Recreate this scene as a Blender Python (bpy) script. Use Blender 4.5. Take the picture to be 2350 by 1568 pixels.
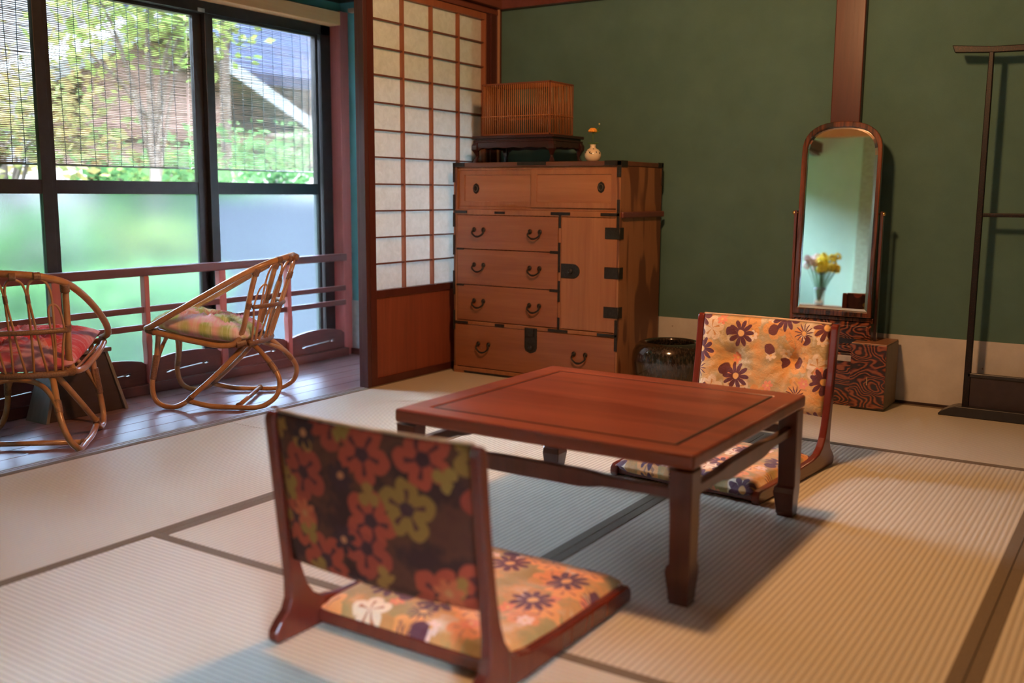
import bpy, math, random
from mathutils import Vector, Matrix, noise
random.seed(7)
C = bpy.context.scene.collection
for o in list(bpy.data.objects): bpy.data.objects.remove(o)

# ------------------------------------------------------------ camera
CAMZ = 0.91
cam = bpy.data.cameras.new('camera'); cam.lens = 35.0; cam.sensor_width = 36.0
cam.dof.use_dof = True; cam.dof.focus_distance = 3.85; cam.dof.aperture_fstop = 1.9
camo = bpy.data.objects.new('camera', cam); C.objects.link(camo)
Rr = Vector((0.83730956, 0.54668798, 0.00670426)); Dn = Vector((0.08628855, -0.12003123, -0.98901304)); Fw = Vector((-0.53987682, 0.82868858, -0.14767621))
m = Matrix((Rr, -Dn, -Fw)).transposed().to_4x4(); m.translation = Vector((0, 0, CAMZ)); camo.matrix_world = m
bpy.context.scene.camera = camo

# ------------------------------------------------------------ world, lamp, exposure
W = bpy.data.worlds.new('sky'); bpy.context.scene.world = W; W.use_nodes = True
wt = W.node_tree; bg = wt.nodes['Background']
wg = wt.nodes.new('ShaderNodeTexCoord'); ws = wt.nodes.new('ShaderNodeSeparateXYZ'); wr = wt.nodes.new('ShaderNodeValToRGB')
wt.links.new(wg.outputs['Generated'], ws.inputs[0]); wt.links.new(ws.outputs['Z'], wr.inputs[0]); wt.links.new(wr.outputs[0], bg.inputs['Color'])
# overcast sky: dim near the horizon, several times brighter overhead
for pos, colr in ((0.0, (0.0034, 0.0037, 0.0045, 1)), (0.25, (0.0046, 0.0052, 0.0067, 1)), (0.46, (0.57, 0.74, 1.0, 1)), (1.0, (0.62, 0.80, 1.0, 1))):
    el = wr.color_ramp.elements.new(pos) if pos not in (0.0, 1.0) else wr.color_ramp.elements[0 if pos == 0 else len(wr.color_ramp.elements) - 1]
    el.color = colr
bg.inputs['Strength'].default_value = 190.0
LAMP = (-1.25, 2.45, 2.02)
ld = bpy.data.lights.new('ceiling_lamp_light', 'POINT'); ld.energy = 88; ld.color = (1.0, 0.52, 0.23); ld.shadow_soft_size = 0.10
lo = bpy.data.objects.new('ceiling_lamp_light', ld); C.objects.link(lo); lo.location = LAMP
# portal that only guides sampling of daylight through the windows
pd = bpy.data.lights.new('window_portal', 'AREA'); pd.shape = 'RECTANGLE'; pd.size = 5.8; pd.size_y = 2.7; pd.cycles.is_portal = True
po = bpy.data.objects.new('window_portal', pd); C.objects.link(po); po.location = (-4.3, 1.36, 1.32); po.rotation_euler = (0, math.radians(-90), math.radians(0))
po.rotation_euler = Matrix(((0, 0, -1), (1, 0, 0), (0, -1, 0))).to_euler()
vs = bpy.context.scene.view_settings
vs.view_transform = 'Standard'; vs.look = 'None'; vs.exposure = 0.6; vs.gamma = 1; vs.use_curve_mapping = False

# ------------------------------------------------------------ helpers
class MB:
    def __init__(s): s.v = []; s.f = []; s.uv = {}; s.sm = []
    def add(s, vs, fs, smooth=False):
        b = len(s.v); s.v += [tuple(p) for p in vs]
        for f in fs: s.f.append(tuple(i + b for i in f)); s.sm.append(smooth)
        return s
    def box(s, x0, x1, y0, y1, z0, z1):
        v = [(x, y, z) for z in (z0, z1) for y in (y0, y1) for x in (x0, x1)]
        return s.add(v, [(0, 2, 3, 1), (4, 5, 7, 6), (0, 1, 5, 4), (2, 6, 7, 3), (0, 4, 6, 2), (1, 3, 7, 5)])
    def prism(s, pts, a, b, axis='x', smooth=False):
        """pts 2D outline extruded from a to b along axis; pts are the two other axes in order"""
        def P(p, t): return {'x': (t, p[0], p[1]), 'y': (p[0], t, p[1]), 'z': (p[0], p[1], t)}[axis]
        n = len(pts)
        return s.add([P(p, a) for p in pts] + [P(p, b) for p in pts],
                     [tuple(range(n))[::-1], tuple(range(n, 2 * n))] + [(i, (i + 1) % n, n + (i + 1) % n, n + i) for i in range(n)], smooth)
    def ring(s, po, pi, a, b, axis='x'):
        def P(p, t): return {'x': (t, p[0], p[1]), 'y': (p[0], t, p[1]), 'z': (p[0], p[1], t)}[axis]
        n = len(po); v = [P(p, a) for p in po] + [P(p, a) for p in pi] + [P(p, b) for p in po] + [P(p, b) for p in pi]; f = []
        for i in range(n):
            j = (i + 1) % n
            f += [(i, j, n + j, n + i), (2 * n + i, 3 * n + i, 3 * n + j, 2 * n + j), (i, 2 * n + i, 2 * n + j, j), (n + i, n + j, 3 * n + j, 3 * n + i)]
        return s.add(v, f)
    def tube(s, path, r, n=10, closed=False, sub=6, caps=True):
        pts = [Vector(p) for p in path]
        rr = r if isinstance(r, (list, tuple)) else [r] * len(pts)
        if sub > 1 and len(pts) > 2:
            q = []; qr = []; N = len(pts)
            for i in range(N if closed else N - 1):
                g = lambda k: pts[k % N] if closed else pts[max(0, min(N - 1, k))]
                p0, p1, p2, p3 = g(i - 1), g(i), g(i + 1), g(i + 2)
                for k in range(sub):
                    t = k / sub
                    q.append(0.5 * ((2 * p1) + (p2 - p0) * t + (2 * p0 - 5 * p1 + 4 * p2 - p3) * t * t + (3 * p1 - p0 - 3 * p2 + p3) * t ** 3))
                    qr.append(rr[i % N] * (1 - t) + rr[(i + 1) % N] * t)
            if not closed: q.append(pts[-1]); qr.append(rr[-1])
            pts, rr = q, qr
        N = len(pts); vs = []; up = None
        for i, p in enumerate(pts):
            a = pts[i - 1] if (i or closed) else p; b = pts[(i + 1) % N] if (i < N - 1 or closed) else p
            d = (b - a).normalized()
            if up is None: up = d.orthogonal().normalized()
            up = (up - d * up.dot(d)).normalized(); w = d.cross(up)
            vs += [p + (up * math.cos(2 * math.pi * k / n) + w * math.sin(2 * math.pi * k / n)) * rr[i] for k in range(n)]
        f = []
        for i in range(N if closed else N - 1):
            for k in range(n):
                j = (i + 1) % N
                f.append((i * n + k, i * n + (k + 1) % n, j * n + (k + 1) % n, j * n + k))
        if caps and not closed: f += [tuple(range(n))[::-1], tuple((N - 1) * n + k for k in range(n))]
        return s.add(vs, f, True)
    def lathe(s, prof, cx=0, cy=0, n=32):
        N = len(prof); vs = [(cx + r * math.cos(2 * math.pi * k / n), cy + r * math.sin(2 * math.pi * k / n), z) for r, z in prof for k in range(n)]
        f = [(i * n + k, i * n + (k + 1) % n, (i + 1) * n + (k + 1) % n, (i + 1) * n + k) for i in range(N - 1) for k in range(n)]
        f += [tuple(range(n))[::-1], tuple((N - 1) * n + k for k in range(n))]
        return s.add(vs, f, True)
    def sphere(s, c, r, sc=(1, 1, 1), nu=12, nv=8):
        prof = [(r * math.sin(math.pi * (0.02 + 0.96 * i / nv)), -r * math.cos(math.pi * (0.02 + 0.96 * i / nv))) for i in range(nv + 1)]
        t = MB().lathe(prof, n=nu)
        return s.add([(c[0] + x * sc[0], c[1] + y * sc[1], c[2] + z * sc[2]) for x, y, z in t.v], t.f, True)
    def xf(s, fn): s.v = [tuple(fn(Vector(p))) for p in s.v]; return s

def obj(name, mb, mat, parent=None, bevel=0.0, loc=None, rot=None, seg=2):
    me = bpy.data.meshes.new(name); me.from_pydata(mb.v, [], mb.f); me.materials.append(mat)
    me.polygons.foreach_set('use_smooth', mb.sm)
    if mb.uv:
        ul = me.uv_layers.new(name='UVMap')
        for l in me.loops: ul.data[l.index].uv = mb.uv.get(l.vertex_index, (0, 0))
    me.validate(); me.update()
    o = bpy.data.objects.new(name, me); C.objects.link(o)
    if parent: o.parent = parent
    if loc: o.location = loc
    if rot: o.rotation_euler = rot
    if bevel:
        b = o.modifiers.new('bevel', 'BEVEL'); b.width = bevel; b.segments = seg; b.limit_method = 'ANGLE'; b.angle_limit = math.radians(40)
    return o
def thing(name, label, cat, loc=(0, 0, 0), rz=0, group=None):
    o = bpy.data.objects.new(name, None); C.objects.link(o); o.empty_display_size = 0.1
    o.location = loc; o.rotation_euler = (0, 0, rz); o['label'] = label; o['category'] = cat
    if group: o['group'] = group
    return o
def tag(o, label, cat, group=None, kind=None):
    o['label'] = label; o['category'] = cat
    if group: o['group'] = group
    if kind: o['kind'] = kind
    return o
def struct(name, mb, mat, bevel=0, parent=None):
    o = obj(name, mb, mat, parent, bevel)
    if not parent: o['kind'] = 'structure'
    return o
def tree_copy(r, loc=None, rz=None, label=None, parent=None):
    c = r.copy(); C.objects.link(c); c.parent = parent
    if loc is not None: c.location = loc
    if rz is not None: c.rotation_euler = (0, 0, rz)
    if label: c['label'] = label
    for ch in list(r.children): tree_copy(ch, parent=c)
    return c

# ------------------------------------------------------------ materials
class NT:
    def __init__(s, name):
        s.m = bpy.data.materials.new(name); s.m.use_nodes = True; s.t = s.m.node_tree; s.b = s.t.nodes['Principled BSDF']; s.out = s.t.nodes['Material Output']
    def n(s, typ, **kw):
        nd = s.t.nodes.new('ShaderNode' + typ)
        for k, v in kw.items():
            if k.startswith('i_'):
                key = k[2:]; key = int(key) if key.isdigit() else key.replace('_', ' ')
                s.set(nd.inputs[key], v)
            else: setattr(nd, k, v)
        return nd
    def set(s, sock, v):
        if hasattr(v, 'is_output') or isinstance(v, bpy.types.NodeSocket): s.t.links.new(v, sock)
        else: sock.default_value = v
    def math(s, op, a, b=None, c=None, clamp=False):
        nd = s.t.nodes.new('ShaderNodeMath'); nd.operation = op; nd.use_clamp = clamp
        for i, v in enumerate((a, b, c)):
            if v is not None: s.set(nd.inputs[i], v)
        return nd.outputs[0]
    def vmath(s, op, a, b=None, scale=None):
        nd = s.t.nodes.new('ShaderNodeVectorMath'); nd.operation = op; s.set(nd.inputs[0], a)
        if b is not None: s.set(nd.inputs[1], b)
        if scale is not None: s.set(nd.inputs['Scale'], scale)
        return nd.outputs['Value' if op in ('LENGTH', 'DISTANCE', 'DOT_PRODUCT') else 'Vector']
    def mix(s, fac, a, b, typ='MIX'):
        nd = s.t.nodes.new('ShaderNodeMix'); nd.data_type = 'RGBA'; nd.blend_type = typ
        s.set(nd.inputs[0], fac); s.set(nd.inputs[6], a); s.set(nd.inputs[7], b); return nd.outputs[2]
    def ramp(s, fac, els, interp='LINEAR'):
        nd = s.t.nodes.new('ShaderNodeValToRGB'); nd.color_ramp.interpolation = interp; e = nd.color_ramp.elements
        while len(e) < len(els): e.new(0.5)
        for k, (p, c) in enumerate(els): e[k].position = p; e[k].color = c if len(c) == 4 else (*c, 1)
        s.set(nd.inputs[0], fac); return nd.outputs[0]
    def coord(s, which='Object', scale=(1, 1, 1), rot=(0, 0, 0), loc=(0, 0, 0)):
        tc = s.n('TexCoord'); mp = s.n('Mapping'); s.t.links.new(tc.outputs[which], mp.inputs[0])
        mp.inputs['Scale'].default_value = scale; mp.inputs['Rotation'].default_value = rot; mp.inputs['Location'].default_value = loc; return mp.outputs[0]
    def noise(s, vec, scale=5, detail=3, rough=0.5, dist=0):
        nd = s.n('TexNoise'); s.set(nd.inputs['Vector'], vec); nd.inputs['Scale'].default_value = scale; nd.inputs['Detail'].default_value = detail
        nd.inputs['Roughness'].default_value = rough; nd.inputs['Distortion'].default_value = dist; return nd.outputs['Fac']
    def bump(s, h, strength=0.3, dist=0.002):
        nd = s.n('Bump'); s.set(nd.inputs['Height'], h); nd.inputs['Strength'].default_value = strength; nd.inputs['Distance'].default_value = dist
        s.t.links.new(nd.outputs[0], s.b.inputs['Normal'])
    def fin(s, col=None, rough=None, metal=None, spec=None, coat=None):
        if col is not None: s.set(s.b.inputs['Base Color'], col)
        if rough is not None: s.set(s.b.inputs['Roughness'], rough)
        if metal is not None: s.b.inputs['Metallic'].default_value = metal
        if spec is not None: s.b.inputs['Specular IOR Level'].default_value = spec
        if coat is not None: s.b.inputs['Coat Weight'].default_value = coat; s.b.inputs['Coat Roughness'].default_value = 0.12
        return s.m
def c4(c): return (*c, 1)
def wood(name, a, b, axis='x', fine=60, rough=0.45, coat=0, bump=0.15, contrast=(0.3, 0.7), ring=0.0, ringcol=None):
    k = NT(name); sc = {'x': (0.06, 1, 1), 'y': (1, 0.06, 1), 'z': (1, 1, 0.06)}[axis]
    v = k.coord('Object', sc); n1 = k.noise(v, fine, 4, 0.6, 0.3); n2 = k.noise(v, fine * 0.15, 2, 0.5, 0.5)
    f = k.math('ADD', k.math('MULTIPLY', n1, 0.5), k.math('MULTIPLY', n2, 0.5))
    col = k.ramp(f, [(contrast[0], c4(a)), (contrast[1], c4(b))])
    if ring:
        w = k.n('TexWave', wave_type='BANDS', bands_direction={'x': 'Z', 'y': 'Z', 'z': 'X'}[axis]); k.set(w.inputs['Vector'], k.coord('Object', {'x': (0.25, 1, 1), 'y': (1, .25, 1), 'z': (1, 1, 0.25)}[axis]))
        w.inputs['Scale'].default_value = ring; w.inputs['Distortion'].default_value = 9; w.inputs['Detail'].default_value = 2; w.inputs['Detail Scale'].default_value = 0.6
        col = k.mix(k.ramp(w.outputs['Fac'], [(0.25, (1, 1, 1, 1)), (0.6, (0, 0, 0, 1))]), col, c4(ringcol or a))
    k.bump(n1, bump, 0.0008)
    return k.fin(col, rough, coat=coat)
def plain(name, col, rough=0.5, metal=0, vary=0.15, scale=30, bump=0.0, coat=0, spec=None):
    k = NT(name); n = k.noise(k.coord(), scale, 3)
    d = tuple(x * (1 - vary) for x in col); l = tuple(min(1, x * (1 + vary)) for x in col)
    if bump: k.bump(n, bump, 0.001)
    return k.fin(k.ramp(n, [(0.3, c4(d)), (0.7, c4(l))]), rough, metal, spec, coat)

M_redwood = wood('dark_red_lacquered_timber', (0.055, 0.012, 0.009), (0.10, 0.022, 0.014), 'z', 70, 0.32)
M_redwood_y = wood('red_brown_timber_long', (0.10, 0.026, 0.020), (0.17, 0.050, 0.036), 'y', 70, 0.38)
M_redwood_z = wood('red_brown_post_timber', (0.38, 0.10, 0.085), (0.52, 0.15, 0.13), 'z', 70, 0.42)
M_purple = wood('purple_brown_post', (0.05, 0.018, 0.018), (0.09, 0.032, 0.03), 'z', 70, 0.4)
M_darkbeam = wood('dark_beam', (0.02, 0.01, 0.008), (0.05, 0.02, 0.014), 'y', 70, 0.5)
M_lightbeam = wood('pale_lintel', (0.80, 0.36, 0.14), (0.90, 0.48, 0.21), 'y', 60, 0.5)
M_shojibar = wood('shoji_lattice_wood', (0.22, 0.07, 0.03), (0.34, 0.12, 0.05), 'z', 80, 0.5)
M_shojipanel = wood('shoji_lower_board', (0.16, 0.038, 0.018), (0.30, 0.075, 0.034), 'z', 50, 0.42)
M_deck = wood('veranda_boards', (0.17, 0.085, 0.08), (0.26, 0.14, 0.13), 'y', 70, 0.28)
M_alu = plain('bronze_aluminium', (0.045, 0.036, 0.034), 0.38, 0.6, 0.1)
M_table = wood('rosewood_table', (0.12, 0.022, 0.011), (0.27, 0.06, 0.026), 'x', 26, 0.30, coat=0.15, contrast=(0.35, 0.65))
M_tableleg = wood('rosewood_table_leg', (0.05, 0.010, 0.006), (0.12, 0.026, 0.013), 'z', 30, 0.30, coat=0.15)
M_zwood = wood('red_lacquered_chair_wood', (0.11, 0.014, 0.008), (0.19, 0.028, 0.013), 'z', 25, 0.22, coat=0.4, bump=0.03)
M_chest = wood('keyaki_chest_front', (0.235, 0.085, 0.030), (0.37, 0.150, 0.058), 'z', 60, 0.42)
M_chestd = wood('keyaki_drawer_front', (0.215, 0.070, 0.025), (0.33, 0.120, 0.045), 'x', 60, 0.40)
M_chestside = wood('keyaki_chest_side', (0.25, 0.10, 0.036), (0.35, 0.155, 0.06), 'z', 50, 0.5, ring=11, ringcol=(0.14, 0.05, 0.02))
M_chesttop = wood('chest_dark_top', (0.09, 0.035, 0.016), (0.16, 0.06, 0.03), 'x', 50, 0.5)
M_iron = plain('black_iron_fitting', (0.03, 0.024, 0.02), 0.5, 0.5, 0.3, 120, 0.2)
M_karaki = wood('dark_rosewood_stand', (0.018, 0.006, 0.005), (0.045, 0.012, 0.01), 'x', 50, 0.3, coat=0.2)
M_bamboo = wood('cage_bamboo', (0.27, 0.095, 0.03), (0.42, 0.165, 0.055), 'z', 70, 0.5)
def _zebra():
    k = NT('figured_ebony_veneer'); v = k.coord('Object', (2.2, 1, 9)); n0 = k.n('TexNoise', i_Scale=1.5, i_Detail=2.0); k.set(n0.inputs['Vector'], k.coord('Object', (3.5, 3.5, 6), loc=(3.1, 0, 1.7)))
    w = k.math('SINE', k.math('MULTIPLY', n0.outputs['Fac'], 120)); f = k.noise(k.coord('Object', (8, 1, 120)), 3, 3)
    t = k.math('ADD', k.math('MULTIPLY_ADD', w, 0.32, 0.5), k.math('MULTIPLY', k.math('SUBTRACT', f, 0.5), 0.9))
    return k.fin(k.ramp(t, [(0.36, (0.022, 0.009, 0.008, 1)), (0.52, (0.10, 0.022, 0.013, 1)), (0.80, (0.27, 0.075, 0.026, 1))]), 0.25, coat=0.4)
M_zebra = _zebra()
M_zebra_v = wood('striped_ebony_upright', (0.022, 0.009, 0.007), (0.24, 0.062, 0.022), 'z', 42, 0.25, coat=0.4, bump=0.02, contrast=(0.43, 0.62))
M_boxside = plain('mirror_box_side', (0.19, 0.14, 0.09), 0.5, 0, 0.1, 30)
M_brass = plain('brass', (0.75, 0.5, 0.2), 0.25, 1.0, 0.05)
M_black = plain('black_lacquer', (0.012, 0.010, 0.011), 0.3, 0, 0.3, 40, coat=0.3)
def _rack():
    k = NT('speckled_lacquer'); n = k.noise(k.coord(), 190, 3, 0.7)
    return k.fin(k.ramp(n, [(0.56, (0.008, 0.006, 0.006, 1)), (0.66, (0.06, 0.018, 0.013, 1))]), 0.45, spec=0.3)
M_rack = _rack()
M_brownpanel = plain('rack_panel_brown', (0.035, 0.02, 0.018), 0.45, 0, 0.15)
M_cage_solid = wood('cage_board', (0.13, 0.038, 0.014), (0.22, 0.07, 0.025), 'x', 60, 0.5)

def _plaster(name, a, b):
    k = NT(name); v = k.coord(); n = k.noise(v, 5, 4, 0.6); f = k.noise(v, 260, 3, 0.7); g = k.noise(v, 900, 2)
    col = k.mix(k.math('MULTIPLY', f, 0.5), k.ramp(n, [(0.3, c4(a)), (0.7, c4(b))]), c4(tuple(x * 0.72 for x in a)))
    k.bump(k.math('ADD', f, k.math('MULTIPLY', g, 0.4)), 0.35, 0.0012); return k.fin(col, 0.92, spec=0.15)
M_wall = _plaster('green_sand_plaster', (0.085, 0.160, 0.135), (0.105, 0.190, 0.160))
M_wall_cool = _plaster('sand_plaster_cool_lit', (0.16, 0.46, 0.52), (0.18, 0.52, 0.58))  # veranda plaster, brighter and bluer: cool window light put into the colour
def _dado():
    k = NT('paper_wainscot'); v = k.coord(); n = k.noise(v, 9, 5, 0.65); s = k.n('TexVoronoi', i_Scale=9.0); k.set(s.inputs['Vector'], v)
    col = k.ramp(n, [(0.3, (0.50, 0.47, 0.44, 1)), (0.7, (0.60, 0.57, 0.54, 1))])
    col = k.mix(k.ramp(s.outputs['Distance'], [(0.02, (1, 1, 1, 1)), (0.035, (0, 0, 0, 1))]), col, (0.2, 0.14, 0.1, 1))
    return k.fin(col, 0.85)
M_dado = _dado()
M_ceil = wood('ceiling_boards', (0.16, 0.08, 0.04), (0.26, 0.14, 0.075), 'x', 30, 0.6)

def _tatami(name, axis):
    k = NT(name); tc = k.n('TexCoord'); sp = k.n('SeparateXYZ'); k.t.links.new(tc.outputs['Object'], sp.inputs[0])
    a = sp.outputs['Y' if axis == 'x' else 'X']
    s = k.math('SINE', k.math('MULTIPLY', a, 2 * math.pi / 0.0155)); s01 = k.math('MULTIPLY_ADD', s, 0.5, 0.5)
    sc = (260, 24, 1) if axis == 'x' else (24, 260, 1)
    v = k.coord('Object', sc); f = k.noise(v, 1.0, 3, 0.6); big = k.noise(k.coord(), 2.2, 4, 0.6)
    col = k.mix(big, (0.60, 0.545, 0.42, 1), (0.68, 0.625, 0.50, 1))
    col = k.mix(k.math('MULTIPLY', f, 0.35), col, (0.76, 0.71, 0.60, 1))
    col = k.mix(k.math('MULTIPLY', k.math('POWER', k.math('SUBTRACT', 1.0, s01), 2.0), 0.55), col, (0.28, 0.215, 0.145, 1))
    k.bump(k.math('ADD', s01, k.math('MULTIPLY', f, 0.2)), 0.55, 0.0016)
    return k.fin(col, 0.42, spec=0.45)
M_tat = {'x': _tatami('tatami_rush_crosswise', 'x'), 'y': _tatami('tatami_rush_lengthwise', 'y')}
M_border = plain('tatami_cloth_border', (0.165, 0.125, 0.080), 0.75, 0, 0.12, 200, 0.1)

def _paper():
    k = NT('shoji_paper'); n = k.noise(k.coord(), 26, 5, 0.75, 0.6)
    col = k.ramp(n, [(0.3, (0.76, 0.74, 0.70, 1)), (0.7, (0.92, 0.90, 0.87, 1))])
    t = k.n('BsdfTranslucent'); k.set(t.inputs[0], col); d = k.n('BsdfDiffuse'); k.set(d.inputs[0], col)
    mx = k.n('MixShader', i_0=0.45); k.t.links.new(d.outputs[0], mx.inputs[1]); k.t.links.new(t.outputs[0], mx.inputs[2]); k.t.links.new(mx.outputs[0], k.out.inputs[0]); return k.m
M_paper = _paper()
def _glass():
    k = NT('clear_glass'); t = k.n('BsdfTransparent'); g = k.n('BsdfGlossy', i_Roughness=0.02); fr = k.n('Fresnel', i_IOR=1.35)
    t.inputs[0].default_value = (0.97, 0.99, 0.98, 1)
    mx = k.n('MixShader'); k.t.links.new(fr.outputs[0], mx.inputs[0]); k.t.links.new(t.outputs[0], mx.inputs[1]); k.t.links.new(g.outputs[0], mx.inputs[2]); k.t.links.new(mx.outputs[0], k.out.inputs[0]); return k.m
M_glass = _glass()
def _frost():
    k = NT('frosted_glass'); t = k.n('BsdfTranslucent'); t.inputs[0].default_value = (0.20, 0.25, 0.22, 1)
    r = k.n('BsdfRefraction', i_Roughness=0.25, i_IOR=1.25); r.inputs[0].default_value = (0.66, 0.70, 0.74, 1)
    n = k.noise(k.coord(), 90, 2); b = k.n('Bump', i_Strength=0.15, i_Distance=0.002); k.set(b.inputs['Height'], n); k.t.links.new(b.outputs[0], r.inputs['Normal'])
    mx = k.n('MixShader', i_0=0.06); k.t.links.new(r.outputs[0], mx.inputs[1]); k.t.links.new(t.outputs[0], mx.inputs[2]); k.t.links.new(mx.outputs[0], k.out.inputs[0]); return k.m
M_frost = _frost()
M_mirror = plain('mirror_glass', (0.86, 0.90, 0.87), 0.015, 1.0, 0.0)
M_reed = plain('sudare_reed', (0.15, 0.075, 0.036), 0.7, 0, 0.35, 12)
M_string = plain('sudare_string', (0.03, 0.03, 0.035), 0.8)
M_rattan = None
def _rattan():
    k = NT('rattan_cane'); v = k.coord(); n = k.noise(v, 14, 3); f = k.noise(v, 160, 2)
    col = k.ramp(n, [(0.3, (0.30, 0.115, 0.03, 1)), (0.7, (0.50, 0.23, 0.075, 1))]); col = k.mix(k.math('MULTIPLY', f, 0.25), col, (0.62, 0.34, 0.14, 1))
    return k.fin(col, 0.3, coat=0.25)
M_rattan = _rattan()
M_bind = plain('rattan_binding', (0.22, 0.105, 0.045), 0.45, 0, 0.35, 240, 0.3)

def _floral(name, base, petalcols, scale=0.105, dark=False):
    """block-printed flowers: daisies, blossoms and leaves on a mottled ground"""
    k = NT(name); uv = k.coord('UV'); wob = k.n('TexNoise', i_Scale=26.0, i_Detail=2.0); k.set(wob.inputs['Vector'], uv)
    P = k.vmath('ADD', uv, k.vmath('SCALE', k.vmath('SUBTRACT', wob.outputs['Color'], (0.5, 0.5, 0.5)), scale=0.012))
    P2 = k.vmath('MULTIPLY', P, (1, 1, 0))
    g = k.noise(uv, 11, 4, 0.6); col = k.ramp(g, [(0.30, c4(base[0])), (0.45, c4(base[1])), (0.56, c4(base[2])), (0.68, c4(base[3] if len(base) > 3 else base[2]))])
    def layer(col, cell, off, n, R, cols, rnd=0.75, core=None, outline=None, keep=0.0, soft=0.06, inner=0.35, pw=0.6):
        pos = k.vmath('ADD', P2, off); vo = k.n('TexVoronoi', voronoi_dimensions='2D', i_Scale=1 / cell, i_Randomness=rnd); k.set(vo.inputs['Vector'], pos)
        d = k.vmath('SUBTRACT', pos, vo.outputs['Position']); sp = k.n('SeparateXYZ'); k.set(sp.inputs[0], d)
        r = k.vmath('LENGTH', k.vmath('MULTIPLY', d, (1, 1, 0))); th = k.math('ARCTAN2', sp.outputs['Y'], sp.outputs['X'])
        cs = k.n('SeparateColor'); k.set(cs.inputs[0], vo.outputs['Color']); rnd1, rnd2 = cs.outputs[0], cs.outputs[1]
        pet = k.math('ABSOLUTE', k.math('COSINE', k.math('ADD', k.math('MULTIPLY', th, n / 2), k.math('MULTIPLY', rnd2, 6.28))))
        edge = k.math('MULTIPLY', k.math('MULTIPLY_ADD', k.math('POWER', pet, pw), 1 - inner, inner), R)
        mask = k.math('DIVIDE', k.math('SUBTRACT', edge, r), R * soft, clamp=True)
        if keep: mask = k.math('MULTIPLY', mask, k.math('GREATER_THAN', rnd1, keep))
        pc = k.ramp(rnd2, [(i / len(cols), c4(c)) for i, c in enumerate(cols)], 'CONSTANT')
        if outline:
            vein = k.math('MULTIPLY', k.math('GREATER_THAN', pet, 0.93), k.math('LESS_THAN', r, R * 0.62)); pc = k.mix(vein, pc, c4(outline))
        col = k.mix(mask, col, pc)
        if core:
            cm = k.math('DIVIDE', k.math('SUBTRACT', R * 0.26, r), R * 0.05, clamp=True)
            if keep: cm = k.math('MULTIPLY', cm, k.math('GREATER_THAN', rnd1, keep))
            col = k.mix(cm, col, c4(core))
        return col
    s = scale
    if dark:
        col = layer(col, s * 1.25, (0.31, 0.17, 0), 5, s * 0.66, petalcols['blossom'], 0.8, petalcols['core'], petalcols['vein'], 0.0, 0.06, 0.62)
        col = layer(col, s * 0.8, (0.77, 0.53, 0), 3, s * 0.30, petalcols['leaf'], 0.9, None, None, 0.45, 0.10, 0.25)
        col = layer(col, s * 1.1, (0.11, 0.93, 0), 7, s * 0.34, petalcols['daisy'], 0.8, petalcols['dot'], None, 0.55, 0.06, 0.35)
    else:
        col = layer(col, s * 1.0, (0.31, 0.17, 0), 5, s * 0.46, petalcols['blossom'], 0.85, None, petalcols['soft'], 0.30, 0.10, 0.62)
        col = layer(col, s * 0.62, (0.53, 0.71, 0), 6, s * 0.20, petalcols['small'], 0.9, petalcols['core'], None, 0.62, 0.10, 0.5)
        col = layer(col, s * 0.80, (0.77, 0.53, 0), 1, s * 0.42, petalcols['leaf'], 0.9, None, None, 0.40, 0.08, 0.02, 6.0)
        col = layer(col, s * 1.30, (0.23, 0.41, 0), 13, s * 0.34, petalcols['daisy'], 0.8, petalcols['core'], None, 0.55, 0.05, 0.12, 3.0)
        col = layer(col, s * 1.45, (0.11, 0.93, 0), 10, s * 0.48, petalcols['daisy'], 0.6, petalcols['core'], None, 0.34, 0.05, 0.30)
    k.bump(k.math('ADD', k.math('MULTIPLY', k.noise(uv, 55, 3, 0.6, 1.2), 1.0), k.math('MULTIPLY', k.noise(uv, 500, 2), 0.12)), 0.55 if not dark else 0.15, 0.006)
    k.b.inputs['Sheen Weight'].default_value = 0.0 if dark else 0.2
    return k.fin(col, 0.8)
M_floral = _floral('floral_velvet', ((0.78, 0.35, 0.09), (0.68, 0.40, 0.15), (0.50, 0.36, 0.17), (0.80, 0.66, 0.45)),
    dict(blossom=((0.78, 0.33, 0.09), (0.80, 0.60, 0.38), (0.80, 0.38, 0.11), (0.76, 0.32, 0.10)), soft=(0.62, 0.30, 0.10), small=((0.85, 0.30, 0.16), (0.9, 0.7, 0.5)), core=(0.86, 0.48, 0.16), leaf=((0.13, 0.03, 0.035), (0.17, 0.04, 0.03)), daisy=((0.13, 0.032, 0.045), (0.15, 0.035, 0.04), (0.12, 0.03, 0.05))))
M_floralseat = _floral('floral_velvet_seat', ((0.36, 0.23, 0.06), (0.42, 0.29, 0.10), (0.66, 0.31, 0.09), (0.72, 0.55, 0.36)),
    dict(blossom=((0.85, 0.36, 0.11), (0.88, 0.72, 0.52), (0.78, 0.29, 0.10), (0.85, 0.44, 0.16)), soft=(0.5, 0.2, 0.08), small=((0.88, 0.62, 0.5), (0.8, 0.25, 0.12)), core=(0.80, 0.42, 0.14), leaf=((0.12, 0.03, 0.05), (0.6, 0.28, 0.08)), daisy=((0.11, 0.03, 0.055), (0.13, 0.03, 0.05), (0.11, 0.03, 0.05))))
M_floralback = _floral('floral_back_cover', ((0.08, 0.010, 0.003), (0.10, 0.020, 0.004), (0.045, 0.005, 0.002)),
    dict(blossom=((0.38, 0.045, 0.014), (0.28, 0.12, 0.015), (0.32, 0.036, 0.012), (0.40, 0.052, 0.016)), core=(0.06, 0.010, 0.010), dot=(0.5, 0.16, 0.05), vein=(0.10, 0.012, 0.010), leaf=((0.30, 0.14, 0.02), (0.32, 0.13, 0.02)), daisy=((0.04, 0.008, 0.008), (0.05, 0.008, 0.008), (0.52, 0.10, 0.03))), 0.100, True)
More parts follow.
